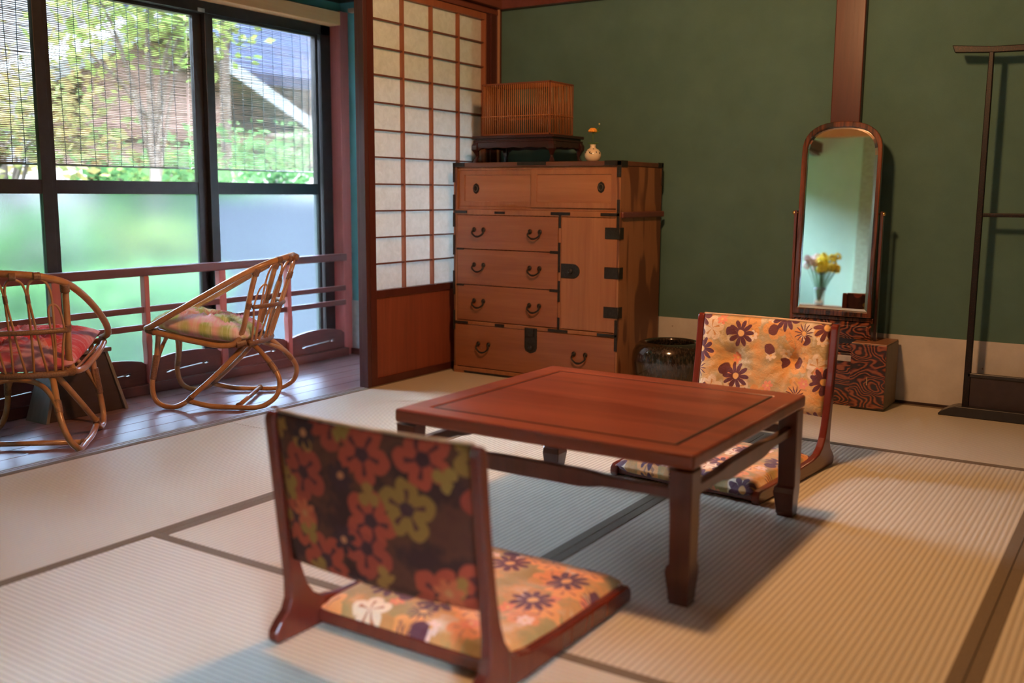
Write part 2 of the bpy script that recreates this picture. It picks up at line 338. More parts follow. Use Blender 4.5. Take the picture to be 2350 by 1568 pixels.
M_piping = plain('pale_piping', (0.62, 0.42, 0.24), 0.8)

# ------------------------------------------------------------ room shell
TX = [-3.08, -2.19, -1.222, -0.246, 0.72, 1.5]
XL, XW, YB, YF, ZC = -3.08, -4.03, 4.577, -1.62, 2.35
struct('floor', MB().box(-3.08, 1.6, YF, YB, -0.09, -0.055), M_darkbeam)
struct('floor_veranda', MB().box(-4.2, -3.115, YF, 4.34, -0.07, -0.034), M_darkbeam)
bpy.data.objects['floor_veranda'].name = 'floor.001'
deck = MB()
for i in range(8):
    x0 = -4.0 + i * 0.1095; deck.box(x0, x0 + 0.1065, YF, 4.33, -0.034, -0.03)
struct('floor', deck, M_deck, 0.001)
# threshold with two grooves
th = MB()
for a, b, z in ((-3.135, -3.118, 0), (-3.118, -3.112, -0.008), (-3.112, -3.102, 0), (-3.102, -3.096, -0.008), (-3.096, -3.083, 0)): th.box(a, b, YF, YB, -0.055, z)
struct('trim_1', th, wood('threshold_wood', (0.20, 0.15, 0.13), (0.30, 0.23, 0.20), 'y', 70, 0.35))
# back wall
struct('wall_back', MB().box(-3.2, 1.7, YB, YB + 0.12, -0.1, ZC + 0.05), M_wall)
dd = MB().box(-3.05, -1.285, YB - 0.006, YB, 0.0, 0.300).box(-1.157, 1.6, YB - 0.006, YB, 0.0, 0.303)
struct('baseboard_back', dd, M_dado)
struct('trim_2', MB().box(-3.05, 1.6, YB - 0.012, YB, 0.0, 0.012), M_darkbeam)
struct('trim_3', MB().box(-3.14, 1.6, YB - 0.045, YB, 1.868, 1.99), M_redwood_y, 0.004)
struct('trim_4', MB().box(-1.285, -1.157, YB - 0.035, YB, 0.0, ZC), M_redwood, 0.004)
struct('wall_right', MB().ring([(YF - .1, -.1), (YB + .1, -.1), (YB + .1, ZC), (YF - .1, ZC)], [(-1.35, .75), (-0.25, .75), (-0.25, 1.85), (-1.35, 1.85)], 1.6, 1.72, 'x'), M_wall)
we = struct('window_6', MB().ring([(-1.35, .75), (-0.25, .75), (-0.25, 1.85), (-1.35, 1.85)], [(-1.30, .80), (-0.30, .80), (-0.30, 1.80), (-1.30, 1.80)], 1.64, 1.68, 'x').box(1.65, 1.67, -.82, -.78, .8, 1.8), M_alu)  # unseen window added behind the camera for cool fill daylight
obj('clear_pane', MB().box(1.658, 1.662, -1.30, -0.30, .80, 1.80), M_glass, we)
struct('wall_front', MB().box(-4.3, 1.7, YF - 0.12, YF, -0.1, 2.66), _plaster('pale_green_plaster', (0.50, 0.68, 0.54), (0.56, 0.74, 0.60)))
struct('trim_5', MB().box(-3.9, 1.6, YF, YF + 0.04, 2.02, 2.14), M_lightbeam, 0.004)
struct('door_3', MB().box(-2.62, 1.5, YF, YF + 0.02, 0.0, 2.02), plain('grey_green_sliding_panel', (0.36, 0.40, 0.28), 0.8), 0.003)
struct('ceiling', MB().box(-3.1, 1.7, YF - 0.1, YB + 0.1, ZC, ZC + 0.32), M_ceil)
# kamoi (lintel over the sliding doors) and wall above it
lin = MB().box(-3.125, -3.056, YF, YB - 0.04, 1.838, 1.862).box(-3.125, -3.070, YF, YB - 0.04, 1.862, 1.875).box(-3.125, -3.032, YF, YB - 0.04, 1.872, 1.965)
struct('trim_7', lin, wood('lintel_redwood', (0.10, 0.025, 0.014), (0.19, 0.055, 0.03), 'y', 60, 0.4), 0.002)
struct('wall_left', MB().box(-3.11, -3.06, 3.30, YB, 1.965, ZC), M_wall)
struct('wall_left', MB().box(-3.11, -3.06, -0.95, 1.60, 0.0, 1.838), M_wall)
cp = MB().box(-3.14, -3.06, 4.475, YB, 0.0, 1.868)
struct('trim_8', cp, M_redwood, 0.003)
struct('trim_9', MB().box(-3.062, -3.050, 4.535, 4.548, 0.0, 1.868), wood('thin_moulding', (0.30, 0.14, 0.08), (0.42, 0.22, 0.13), 'z', 60, 0.35), 0.002)
# veranda end wall, posts, header
struct('wall_veranda_end', MB().box(-4.0, -3.12, 4.33, 4.45, -0.07, 2.62), M_wall_cool)
struct('baseboard_veranda', MB().box(-3.94, -3.12, 4.324, 4.33, 0.0, 0.285), plain('pale_paper_dado', (0.50, 0.55, 0.56), 0.9))
struct('trim_10', MB().box(-3.94, -3.12, 4.312, 4.33, -0.03, 0.006), M_redwood_y, 0.001)
struct('trim_11', MB().box(-4.02, -3.932, 4.262, 4.332, -0.03, 1.90), M_redwood_z, 0.003)
struct('trim_12', MB().box(-3.90, -3.12, 4.295, 4.33, 1.893, 1.915), wood('picture_rail', (0.42, 0.27, 0.18), (0.55, 0.38, 0.27), 'x', 60, 0.5), 0.002)
struct('trim_13', MB().box(-4.03, -3.12, 4.14, 4.33, 1.955, 2.12), M_darkbeam, 0.003)
struct('trim_14', MB().box(-4.04, -3.925, YF, 4.262, 1.822, 1.893), M_lightbeam, 0.003)
struct('wall_window', MB().box(-4.06, -3.99, YF, 4.33, 1.893, 2.62), M_wall_cool)
struct('wall_window_end', MB().box(-4.10, -3.99, YF, -1.55, -0.07, 1.893).box(-4.10, -3.99, -0.62, 1.66, -0.07, 1.893), M_wall_cool)
struct('ceiling_veranda', MB().box(-4.1, -3.06, YF, 4.45, 2.62, 2.66), M_darkbeam)
struct('baseboard_window', MB().box(-3.965, -3.90, -1.55, 4.262, -0.03, 0.018), M_redwood_y, 0.004)
bpy.data.objects['wall_veranda_end'].name = 'wall_end'; bpy.data.objects['wall_window_end'].name = 'wall_window.001'
bpy.data.objects['ceiling_veranda'].name = 'ceiling.001'

# sliding windows: frame, middle rail, clear pane above, frosted pane below
def window(nr, y0, y1, x, sl, sr):
    fr = MB().ring([(y0, 0.02), (y1, 0.02), (y1, 1.80), (y0, 1.80)], [(y0 + sl, 0.085), (y1 - sr, 0.085), (y1 - sr, 1.753), (y0 + sl, 1.753)], x - 0.014, x + 0.014, 'x')
    e = struct('window_%d' % nr, fr, M_alu, 0.002)
    obj('middle_rail', MB().box(x - 0.012, x + 0.012, y0 + sl, y1 - sr, 0.893, 0.953), M_alu, e, 0.002)
    obj('clear_pane', MB().box(x - 0.002, x + 0.002, y0 + sl, y1 - sr, 0.953, 1.753), M_glass, e)
    obj('frosted_pane', MB().box(x - 0.002, x + 0.002, y0 + sl, y1 - sr, 0.085, 0.893), M_frost, e)
window(1, 3.395, 4.174, -4.030, 0.050, 0.022)
window(2, 2.525, 3.432, -4.062, 0.060, 0.085)
window(3, 1.660, 2.545, -4.030, 0.045, 0.048)
window(4, -1.55, -0.62, -4.030, 0.045, 0.045)
fj = MB().box(-4.085, -4.005, 4.186, 4.262, -0.03, 1.822).box(-4.085, -4.005, -1.55, 4.262, 1.768, 1.822).box(-4.085, -4.005, -1.55, 4.262, -0.03, 0.02)
struct('trim_15', fj, M_alu, 0.002)
obj('latch', MB().box(-4.01, -4.0, 3.345, 3.385, 1.768, 1.785), plain('steel_clip', (0.5, 0.5, 0.5), 0.4, 0.6), bpy.data.objects['trim_15'])

# ------------------------------------------------------------ tatami
def mat(x0, x1, y0, y1, axis, label, near=True):
    t = thing('tatami_mat', label, 'tatami mat', ((x0 + x1) / 2, (y0 + y1) / 2, -0.055), 0, 'tatami mats covering the room floor')
    w, l = (x1 - x0) / 2 - 0.001, (y1 - y0) / 2 - 0.001
    obj('rush_surface', MB().box(-w, w, -l, l, 0, 0.0548), M_tat[axis], t, 0.003)
    for s in (-1, 1):
        if axis == 'y': b = MB().box(min(s * w, s * (w - 0.029)), max(s * w, s * (w - 0.029)), -l, l, 0.0, 0.0562)
        else: b = MB().box(-w, w, min(s * l, s * (l - 0.029)), max(s * l, s * (l - 0.029)), 0.0, 0.0562)
        obj('cloth_border', b, M_border, t, 0.001)
mat(TX[0], TX[1], 2.63, YB - 0.012, 'y', 'tatami mat along the threshold, running under the chest of drawers')
mat(TX[0], TX[1], 0.66, 2.63, 'y', 'tatami mat along the threshold, greyish, nearest the rattan chair with red cushion')
mat(TX[0], TX[1], -1.30, 0.66, 'y', 'tatami mat continuing the threshold row towards the viewer, out of frame')
mat(TX[1], TX[2], 1.638, 3.65, 'y', 'tatami mat under the left half of the low table')
mat(TX[2], TX[3], 1.638, 3.65, 'y', 'orange-lit tatami mat under the right table legs and the far floor chair')
mat(TX[1], TX[3] + 0.02, 3.65, YB - 0.012, 'x', 'tatami mat at the foot of the green wall, under the mirror stand and ceramic pot')
mat(TX[1], TX[3], 0.69, 1.638, 'x', 'nearest tatami mat, under the rear of the foreground floor chair')
mat(TX[3], TX[4], 2.64, YB - 0.012, 'y', 'tatami mat at the right edge below the garment rack')
mat(TX[3], TX[4], 0.67, 2.64, 'y', 'tatami mat in the bottom right corner behind a double olive border')

# ------------------------------------------------------------ shoji door
def shoji(y0, y1, x):
    t = MB(); z1 = 1.836
    fr = MB().box(x - 0.016, x + 0.016, y0, y0 + 0.042, 0, z1).box(x - 0.016, x + 0.016, y1 - 0.030, y1, 0, z1)
    e = struct('door_1', fr, M_redwood, 0.002)
    obj('top_rail', MB().box(x - 0.014, x + 0.014, y0 + 0.042, y1 - 0.03, 1.803, z1), M_shojibar, e, 0.001)
    obj('middle_rail', MB().box(x - 0.015, x + 0.015, y0 + 0.042, y1 - 0.03, 0.418, 0.452), M_redwood, e, 0.001)
    obj('bottom_rail', MB().box(x - 0.015, x + 0.015, y0 + 0.042, y1 - 0.03, 0.0, 0.035), M_redwood, e, 0.001)
    obj('lower_board', MB().box(x - 0.006, x + 0.004, y0 + 0.042, y1 - 0.03, 0.03, 0.42), M_shojipanel, e)
    obj('paper', MB().box(x - 0.013, x - 0.0125, y0 + 0.03, y1 - 0.02, 0.44, 1.81), M_paper, e)
    obj('inner_stile', MB().box(x - 0.012, x + 0.014, y1 - 0.042, y1 - 0.030, 0.452, 1.804), M_shojibar, e, 0.001)
    g = MB(); a, b = y0 + 0.042, y1 - 0.042
    for k in range(1, 4):
        yy = a + (b - a) * k / 4; g.box(x - 0.012, x + 0.009, yy - 0.0045, yy + 0.0045, 0.452, 1.804)
    obj('vertical_lattice', g, M_shojibar, e)
    h = MB()
    for k in range(1, 11): zz = 0.452 + k * 0.1236; h.box(x - 0.012, x + 0.006, a, b, zz - 0.0032, zz + 0.0032)
    obj('horizontal_lattice', h, wood('dark_lattice', (0.10, 0.03, 0.015), (0.17, 0.06, 0.03), 'y', 80, 0.5), e)
shoji(3.500, 4.470, -3.080)
# the edge of the second sliding door pushed behind
d2 = struct('door_2', MB().box(-3.118, -3.098, 3.474, 3.505, 0, 1.836).box(-3.118, -3.098, 4.44, 4.47, 0, 1.836).box(-3.098, -3.064, 3.472, 3.498, 0, 1.836), M_purple, 0.002)

# ------------------------------------------------------------ veranda railing
rl = thing('veranda_railing', 'low red-brown wooden railing with arched kickboards along the windows', 'railing', (-3.925, 2.4, -0.03))
def Lr(mb): return mb.xf(lambda p: p - Vector((-3.925, 2.4, -0.03)))
obj('top_rail', Lr(MB().box(-3.955, -3.905, 0.5, 4.262, 0.520, 0.560)), M_redwood_y, rl, 0.005)
obj('middle_rail', Lr(MB().box(-3.937, -3.918, 0.5, 4.262, 0.350, 0.378)), M_redwood_y, rl, 0.003)
obj('lower_rail', Lr(MB().box(-3.937, -3.918, 0.5, 4.262, 0.268, 0.296)), M_redwood_y, rl, 0.003)
for i in range(6):
    yy = 3.807 - i * 0.4475
    if abs(i - 1) < .1 or i == 3 or i == 5: pts = MB().box(-3.945, -3.910, yy - 0.02, yy + 0.02, 0.016, 0.52)
    else: pts = MB().prism([(yy - 0.014, 0.016), (yy + 0.014, 0.016), (yy + 0.013, 0.16), (yy + 0.017, 0.22), (yy + 0.012, 0.28), (yy + 0.013, 0.52), (yy - 0.013, 0.52), (yy - 0.012, 0.28), (yy - 0.017, 0.22), (yy - 0.013, 0.16)], -3.940, -3.905, 'x')
    obj('post', Lr(pts), M_redwood_z, rl, 0.003)
def kick(y0, y1):
    n = 16; out = []; inn = []; cy = (y0 + y1) / 2; hw = (y1 - y0) / 2 - 0.004
    def sl(t, s):  # slit profile with scroll ends
        a = abs(t); zc = 0.066 + 0.008 * t; w = 0.0032 + (0.010 * math.exp(-((a - 0.93) / 0.07) ** 2)) * (1.0 if s * t < 0 else 0.55)
        return (cy + t * 0.125, zc + s * w)
    for k in range(n + 1):
        t = -1 + 2 * k / n; out.append((cy + t * hw, 0.016)); inn.append(sl(t, -1))
    for k in range(n + 1):
        t = 1 - 2 * k / n; out.append((cy + t * hw, 0.118 + 0.026 * (1 - t * t) - 0.012 * (abs(t) > 0.97))); inn.append(sl(t, 1))
    obj('kickboard', Lr(MB().ring(out, inn, -3.937, -3.922, 'x')), M_redwood_y, rl)
    obj('lit_slit_edge', Lr(MB().ring([(a, b) for a, b in inn], [(a, b - 0.0012 if b > 0.066 + 0.008 * (a - cy) / 0.125 else b + 0.0012) for a, b in inn], -3.9365, -3.9215, 'x')), plain('pale_lit_edge', (0.5, 0.45, 0.42), 0.4), rl)  # pale colour stands for light catching the cut edge of the slit
for i in range(7): kick(3.814 - i * 0.4475, 4.248 - i * 0.4475)

# ------------------------------------------------------------ sudare blinds outside the glass
def sudare(y0, y1, label):
    t = thing('reed_blind', label, 'blind', (-4.16, (y0 + y1) / 2, 1.9), 0, 'reed blinds outside the veranda windows'); w = (y1 - y0) / 2
    r = MB(); z = -0.02; i = 0; zb = 1.020 - 1.9
    while z > zb:
        dz = random.uniform(-0.0035, 0.0035); r.tube([(random.uniform(-.001, .001), -w, z + dz), (0, -w * .3, z - dz * .6), (0, w * .4, z + dz * .3), (0, w, z - dz)], 0.0015 + random.random() * 0.0008, 5, sub=2); z -= random.uniform(0.0066, 0.0094)
    obj('reeds', r, M_reed, t)
    s = MB(); y = -w + 0.02
    while y < w:
        ph = random.random() * 6; s.tube([(0.003, y + 0.003 * math.sin(ph + zz * 9), zz) for zz in [zb * k / 12 for k in range(13)]], 0.0016, 5, sub=2); y += random.choice((0.055, 0.065, 0.072, 0.080))
    obj('strings', s, M_string, t)
    obj('bottom_rod', MB().tube([(0, -w, zb), (0, w, zb)], 0.004, 8), plain('dark_bamboo_rod', (0.08, 0.07, 0.04), 0.6), t)
    obj('head_batten', MB().box(-0.008, 0.008, -w, w, -0.02, 0.02), M_darkbeam, t)
sudare(3.40, 4.42, 'reed blind hanging outside the right-hand window beside the teal wall')
sudare(2.06, 3.385, 'wide reed blind hanging outside the middle window above the rattan chair')
sudare(0.7, 2.045, 'reed blind hanging outside the leftmost window above the red cushion')
sh = obj('blind_support', MB().box(-4.22, -4.10, 0.4, 4.5, 1.92, 1.99), M_darkbeam); sh.name = 'trim_16'; sh['kind'] = 'structure'

# ------------------------------------------------------------ low table
TB = (-1.231, 2.3735, 0)
tb = thing('low_table', 'low square rosewood table standing between the two floral floor chairs', 'table', TB)
hx, hy, Ht = 0.419, 0.4035, 0.35
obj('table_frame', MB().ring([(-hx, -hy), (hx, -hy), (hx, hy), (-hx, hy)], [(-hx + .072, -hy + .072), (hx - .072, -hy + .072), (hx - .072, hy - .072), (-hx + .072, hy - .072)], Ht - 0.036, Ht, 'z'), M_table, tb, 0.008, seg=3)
obj('table_panel', MB().box(-hx + .074, hx - .074, -hy + .074, hy - .074, Ht - 0.03, Ht - 0.0015), M_table, tb, 0.002)
obj('panel_groove', MB().ring([(-hx + .073, -hy + .073), (hx - .073, -hy + .073), (hx - .073, hy - .073), (-hx + .073, hy - .073)], [(-hx + .079, -hy + .079), (hx - .079, -hy + .079), (hx - .079, hy - .079), (-hx + .079, hy - .079)], Ht - 0.03, Ht - 0.001, 'z'), M_black, tb)
def leg(sx, sy):
    mb = MB(); lv = [(Ht - 0.04, 0.056, 0), (0.20, 0.052, 0), (0.092, 0.050, 0), (0.085, 0.057, 0.0), (0.070, 0.060, 0.0), (0.040, 0.055, .002), (0.020, 0.052, .003), (0.010, 0.052, .003), (0.0, 0.047, .005)]
    vs = []
    for z, w, off in lv:
        x0, x1 = sx * (hx - 0.004 - off), sx * (hx - 0.004 - w); y0, y1 = sy * (hy - 0.004 - off), sy * (hy - 0.004 - w); vs += [(x0, y0, z), (x1, y0, z), (x1, y1, z), (x0, y1, z)]
    n = len(lv); f = [(4 * i + k, 4 * i + (k + 1) % 4, 4 * i + 4 + (k + 1) % 4, 4 * i + 4 + k) for i in range(n - 1) for k in range(4)] + [(0, 1, 2, 3), tuple(4 * n - 4 + k for k in (3, 2, 1, 0))]
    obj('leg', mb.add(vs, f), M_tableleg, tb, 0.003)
for sx in (-1, 1):
    for sy in (-1, 1): leg(sx, sy)
def stretcher(a, b, axis, off):
    pr = []; n = 24
    L = b - a
    def zlow(t): e = min(t, 1 - t); return 0.238 - 0.012 * (1 / (1 + math.exp(-(e - 0.28) * 60)))
    def zup(t): e = min(t, 1 - t); return 0.262 + 0.006 * (1 / (1 + math.exp(-(e - 0.28) * 60)))
    for k in range(n + 1): pr.append((a + L * k / n, zlow(k / n)))
    for k in range(n, -1, -1): pr.append((a + L * k / n, zup(k / n)))
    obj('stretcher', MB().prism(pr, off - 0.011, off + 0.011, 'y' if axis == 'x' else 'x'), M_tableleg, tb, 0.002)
for s in (-1, 1):
    stretcher(-hx + 0.05, hx - 0.05, 'x', s * (hy - 0.030)); stretcher(-hy + 0.05, hy - 0.05, 'y', s * (hx - 0.030))

# ------------------------------------------------------------ floor chairs (zaisu)
def pillow(W, L, th, nx, ny, fn, tufts=(), depth=0.5, power=8, both=True, ripple=0.0, uvo=(0, 0)):
    """closed cushion; fn(x, y, h) -> position, h = signed height"""
    mb = MB(); N = (nx + 1) * (ny + 1); vs = []
    for side in (1, -1):
        for j in range(ny + 1):
            for i in range(nx + 1):
                u, v = i / nx * 2 - 1, j / ny * 2 - 1
                u = math.copysign(1 - (1 - abs(u)) ** 1.25, u) if abs(u) > 0.5 and False else u
                x, y = u * W / 2, v * L / 2
                e = max(0.0, (1 - abs(u) ** power)) ** 0.5 * max(0.0, (1 - abs(v) ** power)) ** 0.5
                h = th * e
                if side > 0:
                    for tx, ty, tr in tufts:
                        d = math.hypot(x - tx, y - ty); h -= th * depth * e * math.exp(-(d / tr) ** 2)
                        if ripple: h += th * ripple * e * math.exp(-(d / (tr * 2.6)) ** 2) * math.cos(13 * math.atan2(y - ty, x - tx)) * min(1, d / tr)
                    h += th * 0.05 * e * noise.noise(Vector((x * 22, y * 22, 0)))
                else: h = -th * e * (1 if both else 0.04)
                vs.append(fn(x, y, h))
                mb.uv[(0 if side > 0 else N) + j * (nx + 1) + i] = (x + 0.5 + uvo[0], y + 0.5 + uvo[1])
    f = []
    for s in (0, 1):
        for j in range(ny):
            for i in range(nx):
                a = s * N + j * (nx + 1) + i; q = (a, a + 1, a + nx + 2, a + nx + 1); f.append(q if s == 0 else q[::-1])
    bd = [i for i in range(nx + 1)] + [j * (nx + 1) + nx for j in range(1, ny + 1)] + [ny * (nx + 1) + i for i in range(nx - 1, -1, -1)] + [j * (nx + 1) for j in range(ny - 1, 0, -1)]
    for k in range(len(bd)):
        a, b = bd[k], bd[(k + 1) % len(bd)]; f.append((a, a + N, b + N, b))
    return mb.add(vs, f, True)
def zaisu(loc, rz, label, uvo=0.0):
    t = thing('floor_chair', label, 'chair', loc, rz, 'legless floral floor chairs at the low table')
    prof = [(-.300, 0.0), (-.308, .012), (-.306, .028), (-.292, .045), (-.272, .062), (-.262, .085), (-.262, .12), (-.270, .20), (-.284, .32), (-.300, .465), (-.298, .478), (-.288, .484), (-.276, .478), (-.272, .465), (-.258, .32), (-.240, .20), (-.228, .145), (-.214, .105), (-.195, .078), (-.168, .060), (-.12, .050), (0, .044), (.27, .040), (.288, .038), (.300, .028), (.302, .012), (.298, 0.0)]
    for s in (-1, 1):
        o = obj('side_frame', MB().prism(prof, s * 0.247 - 0.0125, s * 0.247 + 0.0125, 'x'), M_zwood, t, 0.005, seg=3)
    obj('cross_rail', MB().box(-0.24, 0.24, -0.185, -0.16, 0.008, 0.034), M_zwood, t, 0.003); obj('cross_rail', MB().box(-0.24, 0.24, 0.262, 0.285, 0.004, 0.03), M_zwood, t, 0.003)
    obj('seat_cushion', pillow(0.476, 0.482, 0.030, 44, 44, lambda x, y, h: (x, y + 0.062, 0.036 + h), [(-0.11, -0.08, .035), (0.11, -0.08, .035), (-0.11, 0.10, .035), (0.11, 0.10, .035)], 0.45, 10, True, 0, (0.2 + uvo, uvo)), M_floralseat, t)
    def back(x, y, h, o=0):  # y: -L/2..L/2 up the back
        z = 0.325 + y * 0.98; b = -0.249 - (z - 0.17) * 0.112 - 0.020 * (1 - (x / 0.24) ** 2)
        return (x, b + h, z)
    obj('back_cushion', pillow(0.474, 0.322, 0.030, 44, 32, lambda x, y, h: back(x, y, max(h, -0.002)), [(-0.11, 0.02, .036), (0.11, 0.01, .036)], 1.0, 10, True, 0.16, (uvo * 2, 0.3)), M_floral, t)
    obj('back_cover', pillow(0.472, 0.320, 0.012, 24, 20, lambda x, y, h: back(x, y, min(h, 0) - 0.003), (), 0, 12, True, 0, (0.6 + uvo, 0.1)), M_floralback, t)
    obj('top_piping', MB().tube([back(-0.235 + 0.47 * k / 12, 0.160, 0.004) for k in range(13)], 0.0042, 8, sub=1), M_piping, t)
    return t
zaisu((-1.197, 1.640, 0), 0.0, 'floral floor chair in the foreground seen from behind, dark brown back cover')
zaisu((-1.169, 3.100, 0), math.radians(174.9), 'floral floor chair beyond the table, facing the viewer with its tufted front', 0.37)

# ------------------------------------------------------------ chest of drawers
CX, CY = -2.535, 4.06
ch = thing('chest_of_drawers', 'old wooden chest of drawers with black iron fittings against the green wall', 'chest of drawers', (CX, CY, 0))
def Lc(mb): return mb.xf(lambda p: p - Vector((CX, CY, 0)))
x0, x1, yf, yb = -3.000, -2.068, 4.06, 4.50
obj('lower_carcass', Lc(MB().box(x0, x0 + .022, yf, yb, 0.012, .806).box(x1 - .022, x1, yf, yb, .012, .806).box(x0 + .022, x1 - .022, yf + 0.02, yb, 0.012, 0.806)), M_chestside, ch, 0.002)
obj('upper_carcass', Lc(MB().box(x0, x0 + .022, yf, yb, .826, 1.034).box(x1 - .022, x1, yf, yb, .826, 1.034).box(x0 + .022, x1 - .022, yf + 0.03, yb, 0.826, 1.034)), M_chestside, ch, 0.002)
obj('top_board', Lc(MB().box(x0 - .003, x1 + .003, yf - .003, yb + .003, 1.034, 1.056)), M_chesttop, ch, 0.003)
fr = MB().box(x0, x1, yf - 0.002, yf + .03, .0125, .032).box(x0 + .02, x1 - .02, yf - 0.001, yf + .03, .252, .270).box(x0, x1, yf - 0.002, yf + .03, .802, .828).box(-2.387, -2.372, yf - .001, yf + .03, .27, .802)
fr.box(x0 + .02, x1 - .02, yf + 0.012, yf + .03, .828, .842).box(x0 + 0.02, x1 - .02, yf + 0.01, yf + .03, 1.02, 1.034)
obj('front_frame', Lc(fr), M_chest, ch, 0.002)
obj('side_moulding', Lc(MB().box(x1, x1 + .014, yf + .006, yb + .008, .800, .828)), M_redwood_y, ch, 0.005); obj('side_moulding', Lc(MB().box(x0 - .008, x0, yf + 0.006, yb, .800, .828)), M_redwood_y, ch, 0.003)
obj('plinth', Lc(MB().box(x0 + .06, x1 - .1, yf + .008, yb - .02, 0.0, .0125)), M_black, ch)
obj('base_rail', Lc(MB().box(x0, x0 + 0.06, yf + .0, yb - .02, 0.0, .0125)), M_chest, ch); obj('base_rail', Lc(MB().box(x1 - 0.1, x1, yf + 0.0, yb - .02, 0.0, .0125)), M_chest, ch)
def pull(parent, cx, cz, w, d=0.030):
    """cast iron bail handle hanging on two rosettes"""
    a = [(cx - w / 2, yf - 0.014, cz), (cx - w / 2 - .006, yf - .018, cz - d * .45), (cx - w * .28, yf - .022, cz - d * .9), (cx, yf - .024, cz - d), (cx + w * .28, yf - .022, cz - d * .9), (cx + w / 2 + .006, yf - .018, cz - d * .45), (cx + w / 2, yf - 0.014, cz)]
    mb = MB().tube(a, [.0026, .0042, .0042, .0054, .0042, .0042, .0026], 8)
    for s in (-1, 1):
        mb.sphere((cx + s * w / 2, yf - .006, cz + .001), .0115, (1, .55, 1), 12, 6).sphere((cx + s * w / 2, yf - .012, cz), .0045, (1, 1, 1), 8, 6)
    obj('handle', Lc(mb), M_iron, parent)
def drawer(a, b, z0, z1, hs, w=0.056, d=0.033):
    o = obj('drawer', Lc(MB().box(a, b, yf - 0.001, yf + .03, z0, z1)), M_chestd, ch, 0.002)
    for hxx, hz in hs: pull(o, hxx, hz, w, d)
    return o
for a, b in ((.634, .799), (.455, .630), (.274, .451)): drawer(-2.976, -2.390, a, b, [(-2.842, (a + b) / 2 + .012), (-2.516, (a + b) / 2 + .010)])
bd = drawer(x0 + .012, -2.078, .036, .249, [(-2.813, .158), (-2.262, .158)], 0.062, 0.040)
def plate(parent, pts, y0=0.0, th=.004, mat=None, name='lock_plate'):
    return obj(name, Lc(MB().prism(pts, yf - y0 - th, yf - y0, 'y')), mat or M_iron, parent, 0.001)
lp = plate(bd, [(-2.570, .262), (-2.500, .262), (-2.500, .165), (-2.506, .150), (-2.520, .143), (-2.535, .138), (-2.550, .143), (-2.564, .150), (-2.570, .165)], .001)
obj('lock_knob', Lc(MB().sphere((-2.535, yf - .008, .165), .012, (1, .5, 1))), M_iron, lp); obj('hasp', Lc(MB().box(-2.556, -2.514, yf - .012, yf - .004, .222, .262)), M_iron, lp)
dr = obj('door', Lc(MB().box(-2.370, -2.080, yf - .002, yf + .03, .274, .799)), M_chest, ch, 0.002)
ar = [(-2.37, .515)] + [(-2.305 + .036 * math.cos(t), .549 + .034 * math.sin(t)) for t in [math.radians(a) for a in range(-90, 91, 20)]] + [(-2.37, .583)]
l2 = plate(dr, ar, .002); obj('lock_knob', Lc(MB().sphere((-2.318, yf - .009, .549), .013, (1, .5, 1))), M_iron, l2)
for z in (.705, .524, .342):
    h = obj('hinge', Lc(MB().box(-2.140, -2.0655, yf - .006, yf - .002, z, z + .052).box(-2.068, -2.063, yf - .006, yf + .035, z, z + .052)), M_iron, dr, 0.003)
    obj('hinge_pin', Lc(MB().tube([(-2.0655, yf - .004, z), (-2.0655, yf - .004, z + .052)], .005, 8)), M_iron, h)
# sliding doors of the upper case
def slide(a, b, yy, ringx, ringz):
    o = obj('sliding_door', Lc(MB().ring([(a, .842), (b, .842), (b, 1.021), (a, 1.021)], [(a + .034, .868), (b - .030, .868), (b - .030, .996), (a + .034, .996)], yy, yy + .012, 'y')), M_chest, ch, 0.002)
    obj('panel', Lc(MB().box(a + .03, b - .026, yy + .005, yy + .009, .862, 1.0)), wood('keyaki_panel', (0.28, 0.105, 0.038), (0.39, 0.160, 0.062), 'x', 60, 0.4), o)
    oc = [(ringx + .019 * math.cos(math.radians(k * 45)) * (1 if k % 2 else 1.0), ringz + .026 * math.sin(math.radians(k * 45)) * (1 if k % 2 == 0 else .95)) for k in range(8)]
    q = obj('finger_pull', Lc(MB().prism(oc, yy + 0.001, yy + .006, 'y')), M_iron, o, 0.001)
    tor = MB().tube([(ringx + .011 * math.cos(k * .785), yy - .001, ringz + .014 * math.sin(k * .785)) for k in range(8)], .002, 6, True, 3)
    obj('finger_ring', Lc(tor), plain('worn_iron', (.12, .10, .085), .4, .7), q)
slide(-2.978, -2.515, yf + 0.016, -2.876, .930)
slide(-2.548, -2.088, yf + 0.003, -2.170, .938)
# iron corner straps
def strap(*boxes):
    mb = MB()
    for a, b, c, d in boxes: mb.box(a, b, yf - .0055, yf - .0018, c, d)
    return obj('iron_strap', Lc(mb), M_iron, ch, 0.001)
for z in (.808,):
    strap((x0 + .008, x0 + .085, z, z + .014)); strap((-2.75, -2.69, z, z + .012)); strap((-2.43, -2.325, z, z + .014), (-2.386, -2.373, z - .06, z)); strap((-2.165, -2.068, z, z + .014), (-2.082, -2.068, z - .055, z + .075))
strap((x0 + .005, x0 + .09, .254, .267)); strap((-2.745, -2.69, .254, .268)); strap((-2.438, -2.33, .254, .268), (-2.387, -2.374, .268, .325)); strap((-2.172, -2.068, .254, .268), (-2.082, -2.066, .19, .335))
strap((-2.387, -2.374, .54, .68)); strap((-2.387, -2.374, .40, .50)); strap((-2.432, -2.387, .446, .458)); strap((-2.432, -2.387, .627, .640)); strap((x0 + .02, x0 + .065, .446, .455)); strap((x0 + .02, x0 + .065, .627, .636))
for a, b in ((.96, 1.05), (.82, .90), (.74, .81), (.60, .70), (.40, .52), (.22, .32)): strap((x0 - .001, x0 + .011, a, b))
